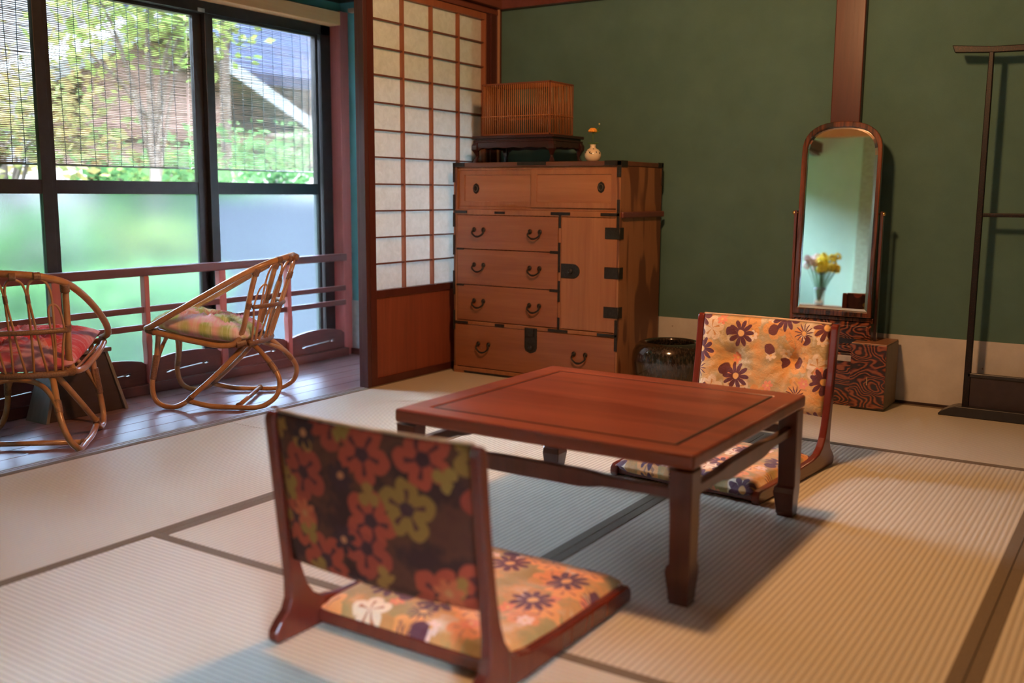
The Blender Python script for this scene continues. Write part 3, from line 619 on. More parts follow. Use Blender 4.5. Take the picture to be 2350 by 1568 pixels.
for a, b in ((.985, 1.056),): 
    strap((-2.085, -2.064, a, b), (-2.150, -2.064, 1.036, 1.058)); obj('iron_corner', Lc(MB().box(-2.0675, -2.0635, yf - .003, yf + .06, 1.030, 1.058).box(-2.0675, -2.0635, yb - .055, yb + .004, 1.036, 1.058).box(-2.0675, -2.0635, yb - .012, yb + .004, .95, 1.058)), M_iron, ch, 0.001)
strap((x0 - .002, x0 + 0.07, 1.036, 1.0565)); strap((-2.62, -2.46, 1.040, 1.0565))

# ------------------------------------------------------------ display stand, cage, bud vase
SX, SY = -2.695, 4.27
st = thing('display_stand', 'small dark carved stand with cabriole legs on top of the chest', 'stand', (SX, SY, 1.056))
w, d = .236, .150
obj('top', MB().box(-w, w, -d, d, .118, .132).box(-w + .012, w - .012, -d + .012, d - .012, .108, .119).box(-w + .004, w - .004, -d + .004, d - .004, .100, .109), M_karaki, st, 0.003)
def apron(L, off, axis):
    n = 28; up = [(-L + 2 * L * k / n, .101) for k in range(n + 1)]
    lo_ = []
    for k in range(n, -1, -1):
        t = abs(-1 + 2 * k / n); z = .072 + .0022 * math.cos(t * 14) * (t < .8) - (.012 if t > .86 else 0); lo_.append((-L + 2 * L * k / n, z))
    obj('apron', MB().prism(up + lo_, off - .006, off + .006, 'y' if axis == 'x' else 'x'), M_karaki, st, 0.002)
for s in (-1, 1): apron(w - .02, s * (d - .014), 'x'); apron(d - .02, s * (w - .014), 'y')
for sx in (-1, 1):
    for sy in (-1, 1):
        lv = [(.102, .030, -.002), (.085, .036, .006), (.065, .034, .006), (.048, .024, -.004), (.034, .017, -.010), (.024, .017, -.008), (.014, .022, -.002), (.004, .024, .002), (0, .018, -.004)]
        vs = []
        for z, q, o_ in lv: vs += [(sx * (w + o_ - 0.004), sy * (d + o_ - 0.004), z), (sx * (w + o_ - q), sy * (d + o_ - 0.004), z), (sx * (w + o_ - q), sy * (d + o_ - q), z), (sx * (w + o_ - 0.004), sy * (d + o_ - q), z)]
        n = len(lv); f = [(4 * i + k, 4 * i + (k + 1) % 4, 4 * i + 4 + (k + 1) % 4, 4 * i + 4 + k) for i in range(n - 1) for k in range(4)] + [(0, 1, 2, 3), tuple(4 * n - 4 + k for k in (3, 2, 1, 0))]
        obj('leg', MB().add(vs, f), M_karaki, st, 0.003)
cg = thing('insect_cage', 'bamboo cage of fine upright bars standing on the dark carved stand', 'cage', (-2.690, 4.255, 1.188))
w, d, h = .197, .112, .250
fr = MB().ring([(-w, -d), (w, -d), (w, d), (-w, d)], [(-w + .005, -d + .005), (w - .005, -d + .005), (w - .005, d - .005), (-w + .005, d - .005)], 0, .008, 'z').ring([(-w, -d), (w, -d), (w, d), (-w, d)], [(-w + .008, -d + .008), (w - .008, -d + .008), (w - .008, d - .008), (-w + .008, d - .008)], h - .008, h, 'z')
for sx in (-1, 1):
    for sy in (-1, 1): fr.box(*sorted((sx * w, sx * (w - .005))), *sorted((sy * d, sy * (d - .005))), 0, h)
obj('cage_frame', fr, M_cage_solid, cg, 0.001)
obj('floor_board', MB().box(-w + .006, w - .006, -d + .006, d - .006, .002, .008), M_cage_solid, cg)
obj('cross_band', MB().ring([(-w - .001, -d - .001), (w + .001, -d - .001), (w + .001, d + .001), (-w - .001, d + .001)], [(-w + .004, -d + .004), (w - .004, -d + .004), (w - .004, d - .004), (-w + .004, d - .004)], .090, .094, 'z'), M_bamboo, cg)
bars = []
for k in range(1, 34):
    xx = -w + 2 * w * k / 34
    for yy in (-d + .003, d - .003): bars.append((xx, yy))
for k in range(1, 15):
    yy = -d + 2 * d * k / 15
    for xx in (-w + .003, w - .003): bars.append((xx, yy))
fb = obj('bar', MB().tube([(0, 0, .006), (0, 0, h - .006)], .0023, 6), M_bamboo, cg)
for i, (a, b) in enumerate(bars):
    if i == 0: fb.location = (a, b, 0); continue
    c = fb.copy(); C.objects.link(c); c.parent = cg; c.location = (a, b, 0)
tp = MB()
for k in range(1, 18): yy = -d + 2 * d * k / 18; tp.tube([(-w + .004, yy, h - .004), (w - .004, yy, h - .004)], .0019, 6)
obj('roof_slats', tp, M_bamboo, cg)
obj('perch', MB().tube([(-w + .01, -.02, .085), (w - .01, .01, .092)], .003, 6), M_bamboo, cg)
obj('inner_tray', MB().box(w - .085, w - .02, -.06, .07, .088, .100), M_cage_solid, cg)

def _vase():
    k = NT('cream_glaze'); v = k.coord(); n = k.noise(v, 70, 3); sp = k.n('SeparateXYZ'); k.set(sp.inputs[0], v)
    zone = k.math('MULTIPLY', k.math('GREATER_THAN', sp.outputs['Z'], .033), k.math('LESS_THAN', sp.outputs['Z'], .062))
    f = k.math('MULTIPLY', zone, k.math('GREATER_THAN', n, .56))
    return k.fin(k.mix(f, (0.74, 0.60, 0.42, 1), (0.05, 0.05, 0.05, 1)), 0.25, coat=0.3)
vz = thing('bud_vase', 'small round cream bud vase with one orange flower on the chest top', 'vase', (-2.262, 4.15, 1.056))
obj('vessel', MB().lathe([(.018, 0), (.024, .002), (.034, .012), (.039, .028), (.037, .042), (.028, .055), (.015, .062), (.0125, .068), (.0125, .074), (.0145, .078), (.010, .079), (.009, .07), (.008, .04)]), _vase(), vz)
vf = thing('cut_flower', 'orange marigold-like flower with thin green leaves standing in the cream bud vase', 'flower', (-2.262, 4.15, 1.10))
M_green = plain('leaf_green', (0.06, 0.14, 0.035), 0.6, 0, 0.3)
M_orange = plain('orange_petals', (0.90, 0.34, 0.04), 0.6, 0, 0.3, 200)
obj('stem', MB().tube([(0, 0, -.03), (.001, 0, .02), (-.002, 0, .095)], .0018, 6), M_green, vf)
bl = MB()
for ring_, rr_, zz in ((9, .015, 0), (8, .012, .005), (6, .007, .009)):
    for k in range(ring_):
        a = k * 6.283 / ring_ + ring_; bl.sphere((-.002 + rr_ * math.cos(a), rr_ * math.sin(a), .100 + zz - .004), .0072, (1.2, 1.2, .75), 6, 5)
obj('blossom', bl, M_orange, vf)
lf = MB()
for dx, dy, dz, z0 in ((.034, .0, .012, .09), (.030, .01, .030, .085), (-.030, .0, .006, .035), (.034, -.004, .006, .035), (.038, .01, .018, .08)):
    a = Vector((0, 0, z0)); b = a + Vector((dx, dy, dz)); mid = (a + b) / 2
    lf.tube([a, mid + Vector((0, 0, .003)), b], [.0012, .0036, .0006], 5, sub=3)
obj('leaves', lf, M_green, vf)
obj('bud', MB().sphere((.026, .01, .128), .0042, (1, 1, 1.1), 8, 6), plain('pale_bud', (.45, .42, .2), .6), vf)

# ------------------------------------------------------------ ceramic hibachi
def _hib():
    k = NT('dark_tenmoku_glaze'); v = k.coord('Object', (1, 1, 0.25)); n = k.noise(v, 120, 4, 0.7)
    return k.fin(k.ramp(n, [(0.42, (0.012, 0.010, 0.009, 1)), (0.62, (0.05, 0.036, 0.024, 1)), (0.75, (0.12, 0.10, 0.075, 1))]), 0.12, coat=0.6)
tag(obj('ceramic_pot', MB().lathe([(.10, 0), (.125, .004), (.150, .03), (.170, .09), (.176, .15), (.172, .19), (.158, .22), (.140, .235), (.124, .240), (.112, .236), (.110, .225), (.128, .20), (.145, .15), (.140, .08), (.10, .03), (.02, .025)], n=64), _hib(), loc=(-1.865, 4.20, 0)),
    'round dark brown glazed ceramic pot on the floor between chest and far floor chair', 'pot')

# ------------------------------------------------------------ standing mirror on cabinet
MX = -1.193
mi = thing('dressing_mirror', 'tall arched mirror on a striped ebony cabinet against the wall pillar', 'mirror', (MX, 4.40, 0))
hw = 0.157
obj('centre_cabinet', MB().box(-hw - .018, hw + .018, -.03, .14, 0, .232).box(-hw - .018, hw + .018, -.01, .14, .232, .262), M_zebra, mi, 0.003)
obj('upper_drawer_case', MB().box(-hw - .012, hw + .012, .0, .13, .262, .372), M_zebra, mi, 0.003)
dw = obj('drawer', MB().box(-hw, hw, -.006, .004, .300, .350), M_zebra, mi, 0.002)
obj('drawer_gap', MB().box(-hw, hw, -.002, .002, .272, .292), M_black, dw)
obj('stone_tray', MB().box(-.05, hw + .01, -.034, -.026, .196, .222), plain('pale_grey_inlay', (.42, .38, .34), .4), mi, 0.002)
for s in (-1, 1):
    a, b = sorted((s * .110, s * .258))
    bx = obj('side_box', MB().box(a, b, -.075, .14, 0.008, .285).box(a + .006, b - .006, -.065, .13, 0, .010), M_boxside, mi, 0.006)
    obj('box_front', MB().box(a + .001, b - .001, -.080, -.074, .010, .284), M_zebra, bx, 0.002)
    obj('box_top', MB().box(a + .001, b - .001, -.078, .138, .284, .288), wood('box_top_veneer', (0.30, 0.13, 0.06), (0.4, 0.19, 0.09), 'y', 40, 0.3), bx, 0.002)
    obj('small_pull', MB().box((a + b) / 2 - .002, (a + b) / 2 + .002, -.086, -.079, .11, .145), M_brass, bx)
    up = obj('support_post', MB().box(*sorted((s * (hw + .021), s * (hw + .033))), .005, .03, .262, .842), M_zebra_v, mi, 0.002)
    obj('brass_knob', MB().sphere((s * (hw + .034), .012, .832), .009, (1, 1, 1)).tube([(s * (hw + .014), .012, .832), (s * (hw + .034), .012, .832)], .003, 8), M_brass, up)
obj('lower_rail', MB().box(-hw - .02, hw + .02, 0.0, .026, .362, .385), M_zebra_v, mi, 0.003)
def arch(hw_, z0, zs, zt, n=18):
    pts = [(-hw_, z0), (hw_, z0)]
    for k in range(n + 1):
        a = math.pi * k / n; ca, sa = math.cos(a), math.sin(a); e = 0.78
        pts.append((hw_ * math.copysign(abs(ca) ** e, ca), zs + (zt - zs) * abs(sa) ** e))
    return pts
tilt = math.radians(2.5)
tr = lambda p: Vector((p.x, .010 + (p.y) * math.cos(tilt) + (p.z - .832) * math.sin(tilt), .832 + (p.z - .832) * math.cos(tilt) - p.y * math.sin(tilt)))
mf = obj('mirror_frame', MB().ring(arch(hw + .013, .388, 1.085, 1.222), arch(hw - .005, .412, 1.080, 1.200), -.012, .012, 'y').xf(tr), M_zebra_v, mi, 0.003)
obj('backing', MB().prism(arch(hw + .005, .396, 1.083, 1.21), .006, .011, 'y').xf(tr), M_black, mf)
obj('mirror_glass', MB().prism(arch(hw - .016, .424, 1.078, 1.190), -.0075, -.003, 'y').xf(tr), M_mirror, mf)
bv_o, bv_i = arch(hw - .005, .412, 1.080, 1.200), arch(hw - .0165, .4245, 1.078, 1.190); n = len(bv_o)
obj('bevelled_edge', MB().add([(p[0], -.0045, p[1]) for p in bv_o] + [(p[0], -.0080, p[1]) for p in bv_i], [(i, (i + 1) % n, n + (i + 1) % n, n + i) for i in range(n)]).xf(tr), plain('mirror_bevel', (.85, .9, .86), .06, 1.0, 0), mf)

# ------------------------------------------------------------ garment rack
K = 1.0136
def Rk(x, z): return x * K, CAMZ + (z - CAMZ) * K
RY = 4.46
rk = thing('garment_rack', 'dark lacquered kimono rack with upturned top bar at the right of the wall', 'rack', (-0.40, RY, 0))
def Lk(mb): return mb.xf(lambda p: p - Vector((-0.40, RY, 0)))
wr = 0.62; xa = -0.638
top = [(-0.785, 1.512), (-0.774, 1.482), (-0.64, 1.474), (-0.30, 1.470), (xa + wr + .005, 1.474), (0.130, 1.482), (0.141, 1.512), (-0.0, 1.500), (-0.30, 1.494), (-0.64, 1.499)]
obj('top_bar', Lk(MB().prism(top, RY - .013, RY + .013, 'y')), M_rack, rk, 0.003)
obj('middle_bar', Lk(MB().box(xa, xa + wr, RY - .008, RY + .008, .826, .842)), M_rack, rk, 0.004)
for xx in (xa, xa + wr):
    obj('upright', Lk(MB().prism([(xx - .013, .04), (xx + .013, .04), (xx + .011, 1.30), (xx + .009, 1.48), (xx - .009, 1.48), (xx - .011, 1.30)], RY - .011, RY + .011, 'y')), M_rack, rk, 0.003)
obj('lower_panel', Lk(MB().box(xa, xa + wr, RY - .005, RY + .005, .035, .172)), M_brownpanel, rk)
obj('panel_rail', Lk(MB().box(xa, xa + wr, RY - .011, RY + .011, .165, .182)), M_black, rk, 0.003)
obj('foot_rail', Lk(MB().prism([(-.735, 0), (0.08, 0), (0.08, .006), (.02, .044), (-.668, .044), (-.690, .036), (-.722, .018), (-.735, .008)], RY - .05, RY + .03, 'y')), M_black, rk, 0.004)

# ------------------------------------------------------------ rattan chairs
def _cush(name, cols):
    k = NT(name); uv = k.coord('UV'); n = k.noise(uv, 5.0, 2, 0.5, 0.6); st_ = k.math('SINE', k.math('MULTIPLY', k.noise(k.coord('UV', (1, .15, 1)), 60, 3), 20))
    col = k.ramp(n, [(0.38, c4(cols[0])), (0.44, c4(cols[1])), (0.53, c4(cols[1])), (0.58, c4(cols[2]))])
    col = k.mix(k.math('MULTIPLY', k.math('GREATER_THAN', st_, .2), .35), col, c4(cols[3])); return k.fin(col, 0.85)
def backpt(v, z, off=0):
    t = max(0, 1 - (v / .205) ** 2)
    if z < .46: q = (z - .29) / .17; u = (-.03 + q * -.025) - (.07 + q * .035) * t
    else: q = (z - .46) / .195; u = (-.055 - q * .06) - (.105 + q * .005) * t
    return (u - off, v, z)
def rattan(loc, rz, label, cmat, clabel, crot=0):
    t = thing('rattan_chair', label, 'chair', loc, rz, 'rattan lounge chairs on the veranda')
    R1, R2 = .0115, .0045
    hoop = [(.387, .190, .354), (.335, .228, .378), (.240, .245, .432), (.104, .243, .510), (-.01, .226, .575), (-.095, .200, .618), (-.165, .140, .646), (-.198, .070, .656), (-.207, 0, .659)]
    hoop = hoop + [(a, -b, c) for a, b, c in hoop[-2::-1]]
    obj('arm_hoop', MB().tube(hoop, .0128, 12), M_rattan, t)
    for s in (-1, 1):
        f = [(.345, .158, .335), (.360, .165, .20), (.376, .176, .115), (.366, .186, .050), (.332, .193, .0185), (.280, .197, .0125), (.235, .200, .030), (.194, .196, .065), (.09, .172, .160), (-.005, .138, .258), (-.03, .122, .285)]
        obj('front_leg', MB().tube([(a, b * s, c) for a, b, c in f], R1, 10), M_rattan, t)
        r = [(-.03, .112, .283), (-.07, .134, .262), (-.12, .156, .214), (-.156, .172, .172), (-.177, .190, .12), (-.164, .207, .065), (-.124, .217, .030), (-.08, .217, .0145), (0, .211, .0135), (.12, .205, .018), (.213, .199, .038)]
        obj('rear_leg', MB().tube([(a, b * s, c) for a, b, c in r], R1, 10), M_rattan, t)
        sr = [(.387, .190, .352), (.350, .205, .341), (.250, .212, .318), (.16, .206, .297), (.076, .196, .281), (.015, .183, .289), (-.018, .178, .336), (-.040, .184, .41), (-.058, .190, .484), (-.092, .199, .606)]
        obj('seat_rail', MB().tube([(a, b * s, c) for a, b, c in sr], .0122, 10), M_rattan, t)
    obj('cross_bar', MB().tube([(0, -.211, .020), (0, .211, .020)], .010, 10), M_rattan, t)
    obj('front_rail', MB().tube([(.368, -.20, .344), (.384, 0, .334), (.368, .20, .344)], R1, 10), M_rattan, t)
    for xs in ((-.158, -.055, .175, .268), (.366, .345, .150, .305)):
        a, b, z0, z1 = xs
        obj('arch_brace', MB().tube([(a, -.172, z0), (a + (b - a) * .45, -.135, z0 + (z1 - z0) * .5), (b, -.075, z1 - .015), (b, 0, z1), (b, .075, z1 - .015), (a + (b - a) * .45, .135, z0 + (z1 - z0) * .5), (a, .172, z0)], .0095, 10), M_rattan, t)
    obj('rear_rail', MB().tube([backpt(-.178 + .356 * k / 10, .288) for k in range(11)], .012, 10, sub=2), M_bind, t)
    obj('middle_band', MB().tube([backpt(-.190 + .380 * k / 12, .448, .004) for k in range(13)], .0095, 10, sub=2), M_bind, t)
    seat = MB()
    for k in range(9): vv = -.168 + .042 * k; seat.tube([(.368, vv * 1.1, .336), (.2, vv, .292), (.05, vv * .95, .272), (-.06, vv * .9, .282)], .005, 6, sub=3)
    obj('seat_slats', seat, M_rattan, t)
    for k in range(-2, 3):
        vc = .066 * k
        L = [backpt(vc - .012, .292), backpt(vc - .022, .40), backpt(vc - .029, .52), backpt(vc - .031, .585), backpt(vc - .022, .625), backpt(vc, .638), backpt(vc + .022, .625), backpt(vc + .031, .585), backpt(vc + .029, .52), backpt(vc + .022, .40), backpt(vc + .012, .292)]
        obj('back_loop', MB().tube(L, R2, 8, sub=4), M_rattan, t)
    for s in (-1, 1):
        L = [backpt(s * .184, .448), backpt(s * .182, .50), backpt(s * .176, .532), backpt(s * .163, .545), backpt(s * .150, .530), backpt(s * .147, .48), backpt(s * .148, .40), backpt(s * .142, .292)]
        obj('side_loop', MB().tube(L, R2 * .85, 8, sub=4), M_rattan, t)
        obj('spindle', MB().tube([backpt(s * .184, .448), backpt(s * .172, .37), backpt(s * .165, .292)], R2, 8, sub=3), M_rattan, t)
    # wound bindings at the joints
    def wind(p, q, r=.0145, turns=None):
        p, q = Vector(p), Vector(q); n = turns or max(4, int((q - p).length / .005)); path = [p + (q - p) * k / (2 * n) for k in range(2 * n + 1)]
        obj('binding', MB().tube(path, [r if k % 2 else r - .0016 for k in range(2 * n + 1)], 10, sub=1), M_bind, t)
    for s in (-1, 1):
        wind((.358, s * .164, .235), (.373, s * .175, .130)); wind((-.130, s * .161, .202), (-.160, s * .175, .162)); wind((.383, s * .193, .351), (.345, s * .206, .340), .0155)
        wind((-.028, s * .160, .292), (.008, s * .182, .285), .018); wind((-.086, s * .197, .585), (-.098, s * .200, .615), .017); wind((.20, s * .200, .060), (.222, s * .199, .036), .014)
        wind((-.050, s * .187, .44), (-.056, s * .189, .466), .0145); wind((0, s * .198, .02), (0, s * .212, .02), .014)
    for k in (-2, -1, 0, 1, 2):
        a, b = Vector(backpt(.066 * k - .010, .648)), Vector(backpt(.066 * k + .010, .648)); wind(a, b, .0155, 4)
    for k in (-1.5, -.5, .5, 1.5):
        a, b = Vector(backpt(.066 * k, .555)), Vector(backpt(.066 * k, .585)); wind(a, b, .0085, 4)
    # cushion: a thing of its own lying on the seat
    cz = thing('chair_cushion', clabel, 'cushion', t.location, rz, 'cushions on the rattan chairs')
    tl = math.radians(-10)
    def fn(x, y, h):
        droop = -0.018 * (1 - (x / .21) ** 2) * 0
        X, Z = x * math.cos(tl) , -x * math.sin(tl)
        return (X + .165 - h * math.sin(tl) * -1 * 0, y, .338 + Z * 0.92 + h + .012)
    obj('cover', pillow(.410, .385, .054, 48, 48, fn, [(0, 0, .035), (.10, .095, .02), (.10, -.095, .02), (-.10, .095, .02), (-.10, -.095, .02)], .75, 3.2, True, .22, (crot, .3)), cmat, cz)
    obj('tuft_button', MB().sphere(fn(0, 0, .012), .006, (1, 1, .5), 8, 6), cmat, cz)
    return t
rattan((-3.413, 3.063, -.03), math.radians(214.5), 'rattan lounge chair in profile on the veranda, with the pink and green cushion', _cush('pink_green_cotton', ((0.66, 0.20, 0.26), (0.50, 0.58, 0.20), (0.85, 0.50, 0.50), (0.85, 0.82, 0.62))), 'pink and green puffed cushion on the rattan chair seen in profile', 0.13)
rattan((-3.43, 2.0, -.03), math.atan2(.75, -.66), 'rattan lounge chair at the left edge seen from behind, with the red cushion', _cush('red_cotton', ((0.62, 0.05, 0.06), (0.70, 0.12, 0.15), (0.70, 0.34, 0.44), (0.85, 0.55, 0.60))), 'red and pink puffed cushion on the rattan chair seen from behind', 0.61)

# ------------------------------------------------------------ wooden stool behind the rattan chair
ts = thing('veranda_stool', 'dark brown stool with splayed sides and a grey end board behind the left rattan chair', 'stool', (-3.79, 2.455, -.03))
obj('front_board', MB().prism([(-.19, 0), (.185, 0), (.175, .035), (.155, .10), (.145, .105), (.10, .262), (-.11, .262), (-.135, .14)], .045, .058, 'x'), wood('stool_dark', (0.035, 0.018, 0.012), (0.065, 0.034, 0.022), 'y', 50, 0.5), ts, 0.003)
obj('rear_board', MB().prism([(-.19, 0), (.185, 0), (.10, .262), (-.11, .262)], -.058, -.045, 'x'), wood('stool_dark_b', (0.035, 0.018, 0.012), (0.065, 0.034, 0.022), 'y', 50, 0.5), ts, 0.003)
for s in (-1, 1):
    obj('end_board', MB().add([(-.07, s * .193, 0), (.075, s * .193, 0), (.055, s * .118, .262), (-.055, s * .118, .262), (-.07, s * .178, 0), (.075, s * .178, 0), (.055, s * .103, .262), (-.055, s * .103, .262)], [(0, 1, 2, 3), (4, 7, 6, 5), (0, 4, 5, 1), (1, 5, 6, 2), (2, 6, 7, 3), (3, 7, 4, 0)]), wood('stool_grey_board', (0.14, 0.115, 0.09), (0.22, 0.18, 0.145), 'z', 50, 0.6), ts, 0.002)
obj('top_board', MB().box(-.075, .075, -.125, .125, .262, .280), wood('stool_top', (0.10, 0.07, 0.055), (0.17, 0.12, 0.1), 'y', 50, 0.35), ts, 0.004)

# ------------------------------------------------------------ seen only in the mirror: flowers on a low table
lt = thing('side_table', 'low wooden side table carrying the glass flower vase, seen in the mirror', 'table', (-2.82, -1.05, 0))
obj('table_top', MB().box(-.26, .26, -.16, .16, .285, .315), wood('side_table_wood', (.35, .14, .06), (.5, .22, .1), 'x', 40, .4), lt, .004)
for sx in (-1, 1):
    for sy in (-1, 1): obj('leg', MB().box(sx * .22 - .02, sx * .22 + .02, sy * .13 - .02, sy * .13 + .02, 0, .285), M_chesttop, lt, .003)
gv = thing('glass_vase', 'clear glass vase on the side table, seen in the mirror', 'vase', (-2.78, -1.02, .3155))
kg = NT('vase_glass'); kg.b.inputs['Transmission Weight'].default_value = .9; kg.fin((.8, .88, .86, 1), .05)
obj('vessel', MB().lathe([(.045, 0), (.05, .01), (.045, .06), (.055, .14), (.062, .17), (.058, .17), (.05, .14), (.04, .06), (.04, .012)], n=24), kg.m, gv)
fl = thing('flower_bouquet', 'yellow and pale pink flowers in the glass vase, seen in the mirror', 'flowers', (-2.78, -1.02, .33))
sm_, ym, pm = MB(), MB(), MB()
for k in range(40):
    a = random.uniform(0, 6.28); r = random.uniform(.02, .20); x, y = r * math.cos(a), r * .5 * math.sin(a); z = .40 + random.uniform(-.09, .09) - r * .2
    if x > .06: z += .02
    sm_.tube([(0, 0, 0), (x * .4, y * .4, z * .5), (x, y, z)], .003, 5, sub=3)
    tgt = ym if x > -.03 and z > .31 else pm
    for j in range(7):
        b = j * 6.283 / 7; tgt.sphere((x + .024 * math.cos(b), y + .012 * math.sin(b), z + .022 * math.sin(b) + .006), .015, (1, .8, 1), 6, 5)
obj('stems', sm_, M_green, fl); obj('yellow_blooms', ym, plain('yellow_petals', (1.0, .72, .07), .6), fl); obj('pink_blooms', pm, plain('pink_petals', (.85, .66, .64), .6), fl)
tag(obj('wooden_box', MB().box(-.11, .11, -.08, .08, 0, .36).box(-.13, -.112, -.09, .09, 0, .39), wood('mirror_box_wood', (.25, .07, .03), (.38, .13, .05), 'z', 30, .4), loc=(-2.36, -1.2, 0)), 'brown wooden box with a dark edge beside the flowers, seen in the mirror', 'box')

# ------------------------------------------------------------ garden and neighbouring house beyond the windows
tag(obj('garden_lawn', MB().box(-22, -4.3, -8, 26, -.62, -.60), plain('moss_ground', (0.0175, 0.0330, 0.0098), .95, 0, .4, 2)), 'green mossy garden ground outside the windows', 'garden ground', None, 'stuff')
random.seed(23)
def leafmat(name, a, b):
    k = NT(name); n = k.noise(k.coord(), 3.0, 3)
    col = k.ramp(n, [(.35, c4(a)), (.65, c4(b))]); t = k.n('BsdfTranslucent'); k.set(t.inputs[0], col); d_ = k.n('BsdfDiffuse'); k.set(d_.inputs[0], col)
    mx = k.n('MixShader', i_0=.45); k.t.links.new(d_.outputs[0], mx.inputs[1]); k.t.links.new(t.outputs[0], mx.inputs[2]); k.t.links.new(mx.outputs[0], k.out.inputs[0]); return k.m
LG = leafmat('leaf_green_fresh', (0.0165, 0.0370, 0.0117), (0.0370, 0.0642, 0.0194)); LY = leafmat('leaf_yellow_green', (0.0438, 0.0642, 0.0136), (0.0778, 0.0778, 0.0194)); LO = leafmat('leaf_orange_tint', (0.0730, 0.0427, 0.0156), (0.0389, 0.0506, 0.0156))
M_bark = plain('bark', (0.0360, 0.0256, 0.0192), .9, 0, .3, 20, .5)
def tree(loc, h, r, n, lm, label, squash=.8, leaf=.05):
    t = thing('garden_tree', label, 'tree', loc, 0, 'trees and shrubs in the garden')
    tr_ = MB(); tr_.tube([(0, 0, 0), (.03, .02, h * .4), (-.02, .05, h * .75)], [.06, .045, .02], 8)
    cl = []
    for k in range(9):
        a = k * 2.4; q = Vector((r * .6 * math.cos(a), r * .6 * math.sin(a), h * .75 + r * squash * random.uniform(-.5, .5))); cl.append(q)
        tr_.tube([(0, .02, h * random.uniform(.3, .6)), q * .5 + Vector((0, 0, h * .30)), q], [.02, .014, .005], 6, sub=4)
    obj('trunk', tr_, M_bark, t); f = MB()
    for k in range(n):
        c = random.choice(cl); p = c + Vector((random.gauss(0, r * .28), random.gauss(0, r * .28), random.gauss(0, r * .24 * squash)))
        a, b = Vector((random.gauss(0, 1), random.gauss(0, 1), random.gauss(0, .6))).normalized(), Vector((random.gauss(0, 1), random.gauss(0, 1), random.gauss(0, 1)))
        b = (b - a * a.dot(b)).normalized(); s = leaf * random.uniform(.6, 1.3)
        f.add([p - a * s, p + b * s * .5, p + a * s, p - b * s * .5], [(0, 1, 2, 3)])
    obj('foliage', f, lm, t)
tree((-7.6, 5.95, -.6), 2.0, .75, 1500, LG, 'green leafy garden tree seen through the middle blind, left of the gabled house')
tree((-8.2, 6.5, -.6), 2.15, .55, 1100, LY, 'yellow-green tree in front of the brown gable wall outside')
tree((-8.0, 4.6, -.6), 3.0, .95, 1700, LO, 'tall tree with orange-tinted leaves outside the leftmost window')
tree((-8.6, 8.15, -.6), 2.5, .55, 900, LG, 'green tree before the grey roofed annex outside the right window')
tree((-7.0, 5.3, -.6), 3.7, .8, 1300, LY, 'tall tree with pale leaves reaching above the middle window')
for i, (x, y, s, lb) in enumerate(((-6.6, 4.0, .5, 'low green shrub outside below the leftmost window blind'), (-6.8, 5.0, .55, 'bright green shrub visible under the edge of the middle blind'), (-7.2, 6.2, .5, 'small shrub beside the mullion, below the middle blind'), (-7.4, 7.3, .5, 'pale green shrub visible under the right-hand blind'))):
    tree((x, y, -.6), 1.45, s, 900, (LG, LY, LG, LG)[i], lb, .8, .045)
tree((-5.25, 1.95, -.6), 3.3, .70, 4200, LG, 'narrow dense evergreen added left of the frame to block sky light from the veranda', 1.3, .10)  # unseen tree, added to cut the sky light through the left window
tree((-5.6, 0.5, -.6), 3.4, 1.25, 5200, LG, 'dense dark evergreen added out of frame at the left end of the veranda to block sky light', .95, .11)  # also unseen, added to keep sky light off the left foreground tatami
tree((-7.6, 6.6, -.6), 7.7, 2.1, 8500, LG, 'very tall tree outside, its crown added above the middle window to block sky light', .9, .24)  # added to shade the left tatami; the crown stays above the view
hd = MB()
for k in range(4800):
    p = Vector((random.uniform(-5.9, -5.3), random.uniform(1.0, 4.7), random.uniform(-.52, .40))); a = Vector((random.gauss(0, 1), random.gauss(0, 1), random.gauss(0, 1))).normalized(); b = a.orthogonal().normalized(); s = random.uniform(.03, .07)
    hd.add([p - a * s, p + b * s * .5, p + a * s, p - b * s * .5], [(0, 1, 2, 3)])
tag(obj('hedge', hd, leafmat('hedge_leaf', (0.0330, 0.0759, 0.0214), (0.0603, 0.1022, 0.0311))), 'clipped green hedge just outside the frosted lower window panes', 'hedge', None, 'stuff')
tag(obj('garden_fence', MB().box(-5.75, -5.68, 4.78, 7.6, -.6, .84), wood('garden_fence_grey', (.0150, .0125, .0150), (.0180, .0152, .0182), 'z', 20, .8)), 'pale lavender-grey fence panel outside the right-hand frosted pane', 'fence')
hs = thing('neighbour_house', 'brown gabled house with pale verge boards and grey roof beyond the garden', 'house', (-12, 9.2, -.6))
def Lh(mb): return mb.xf(lambda p: p - Vector((-12, 9.2, -.6)))
M_hw = plain('house_wall_brown', (0.052, 0.029, 0.022), .8, 0, .2, 3); M_pl = plain('verge_board', (0.0438, 0.0418, 0.0389), .7)
obj('gable_wall', Lh(MB().prism([(8.1, -.6), (10.4, -.6), (10.4, 2.30), (9.15, 3.02), (8.1, 2.45)], -13, -12, 'x')), M_hw, hs)
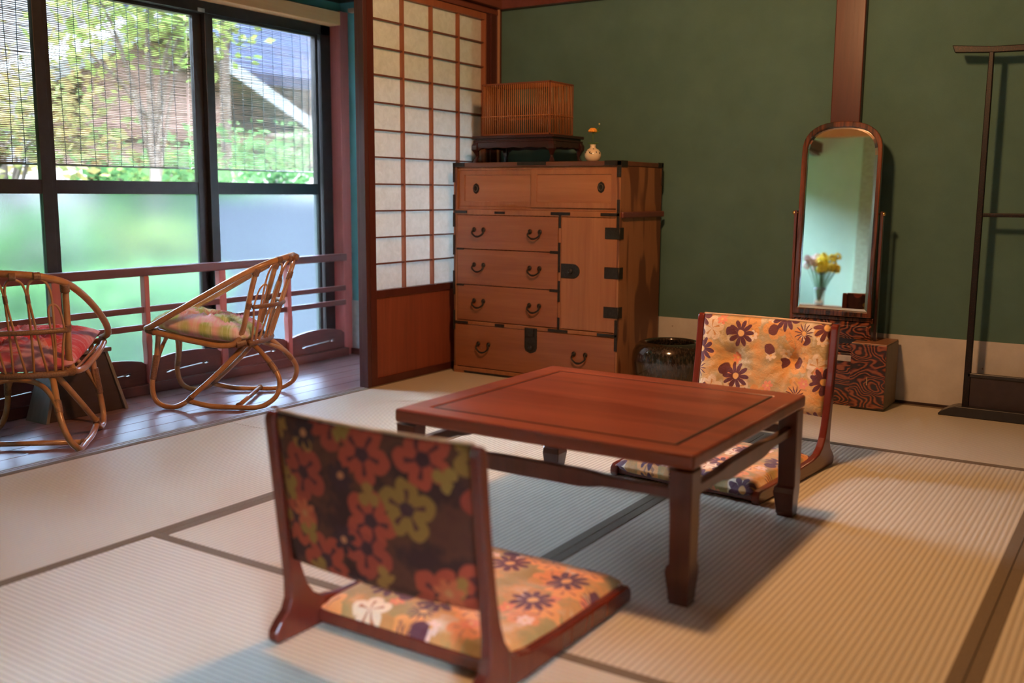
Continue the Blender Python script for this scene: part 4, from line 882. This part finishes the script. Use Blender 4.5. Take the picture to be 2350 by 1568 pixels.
obj('left_roof', Lh(MB().prism([(9.15, 3.10), (7.2, 2.10), (7.2, 2.30), (9.15, 3.32)], -13.2, -11.6, 'x')), M_pl, hs)
obj('right_roof', Lh(MB().prism([(9.15, 3.10), (11.9, 1.86), (11.9, 2.06), (9.15, 3.32)], -13.2, -11.6, 'x')), M_pl, hs)
obj('annex_wall', Lh(MB().box(-13.5, -12.6, 10.4, 14.5, -.6, 2.7)), plain('annex_wall', (0.0875, 0.0584, 0.0486), .8, 0, .2, 3), hs)
obj('annex_roof', Lh(MB().prism([(-11.9, 2.55), (-14.5, 4.1), (-14.5, 4.25), (-11.9, 2.72)], 10.2, 15, 'y')), plain('grey_tile_roof', (0.0051, 0.0056, 0.0092), .6, 0, .15, 6), hs)
obj('eave', Lh(MB().box(-12.3, -11.9, 7.0, 14.8, 1.62, 1.76)), plain('eave_brown', (0.0292, 0.0156, 0.0117), .8), hs)
obj('lower_wall', Lh(MB().box(-12.1, -12.0, 6.8, 14.8, -.6, 1.2)), plain('cream_wall', (0.1070, 0.0827, 0.0730), .85, 0, .15, 4), hs)

for o in list(C.objects):
    if o.type == 'MESH' and (o.matrix_world.translation.x < -4.5 or (o.parent and o.parent.location.x < -4.5) or o.name.startswith(('garden_', 'hedge'))):
        for mt in o.data.materials:
            pb = mt.node_tree.nodes.get('Principled BSDF')
            if pb: pb.inputs['Specular IOR Level'].default_value = 0.0; pb.inputs['Roughness'].default_value = 1.0   # weathered matt surfaces outdoors

# pendant lamp above the table (outside the frame) that gives the warm light
pn = thing('pendant_lamp', 'round paper pendant lamp hanging over the low table', 'lamp', (LAMP[0], LAMP[1], LAMP[2]))
ke = NT('ceiling_rose_wood'); ke.fin((.1, .05, .03, 1), .5)
obj('ceiling_rose', MB().lathe([(.05, .30), (.06, .31), (.06, .33)], n=24), ke.m, pn)
obj('cord', MB().tube([(0, 0, .20), (0, 0, .31)], .004, 8), M_black, pn)
obj('shade', MB().lathe([(.20, .13), (.19, .17), (.12, .20), (.03, .21), (.03, .205), (.12, .195), (.185, .165), (.195, .13)], n=32), plain('lamp_shade', (.8, .7, .5), .7), pn)
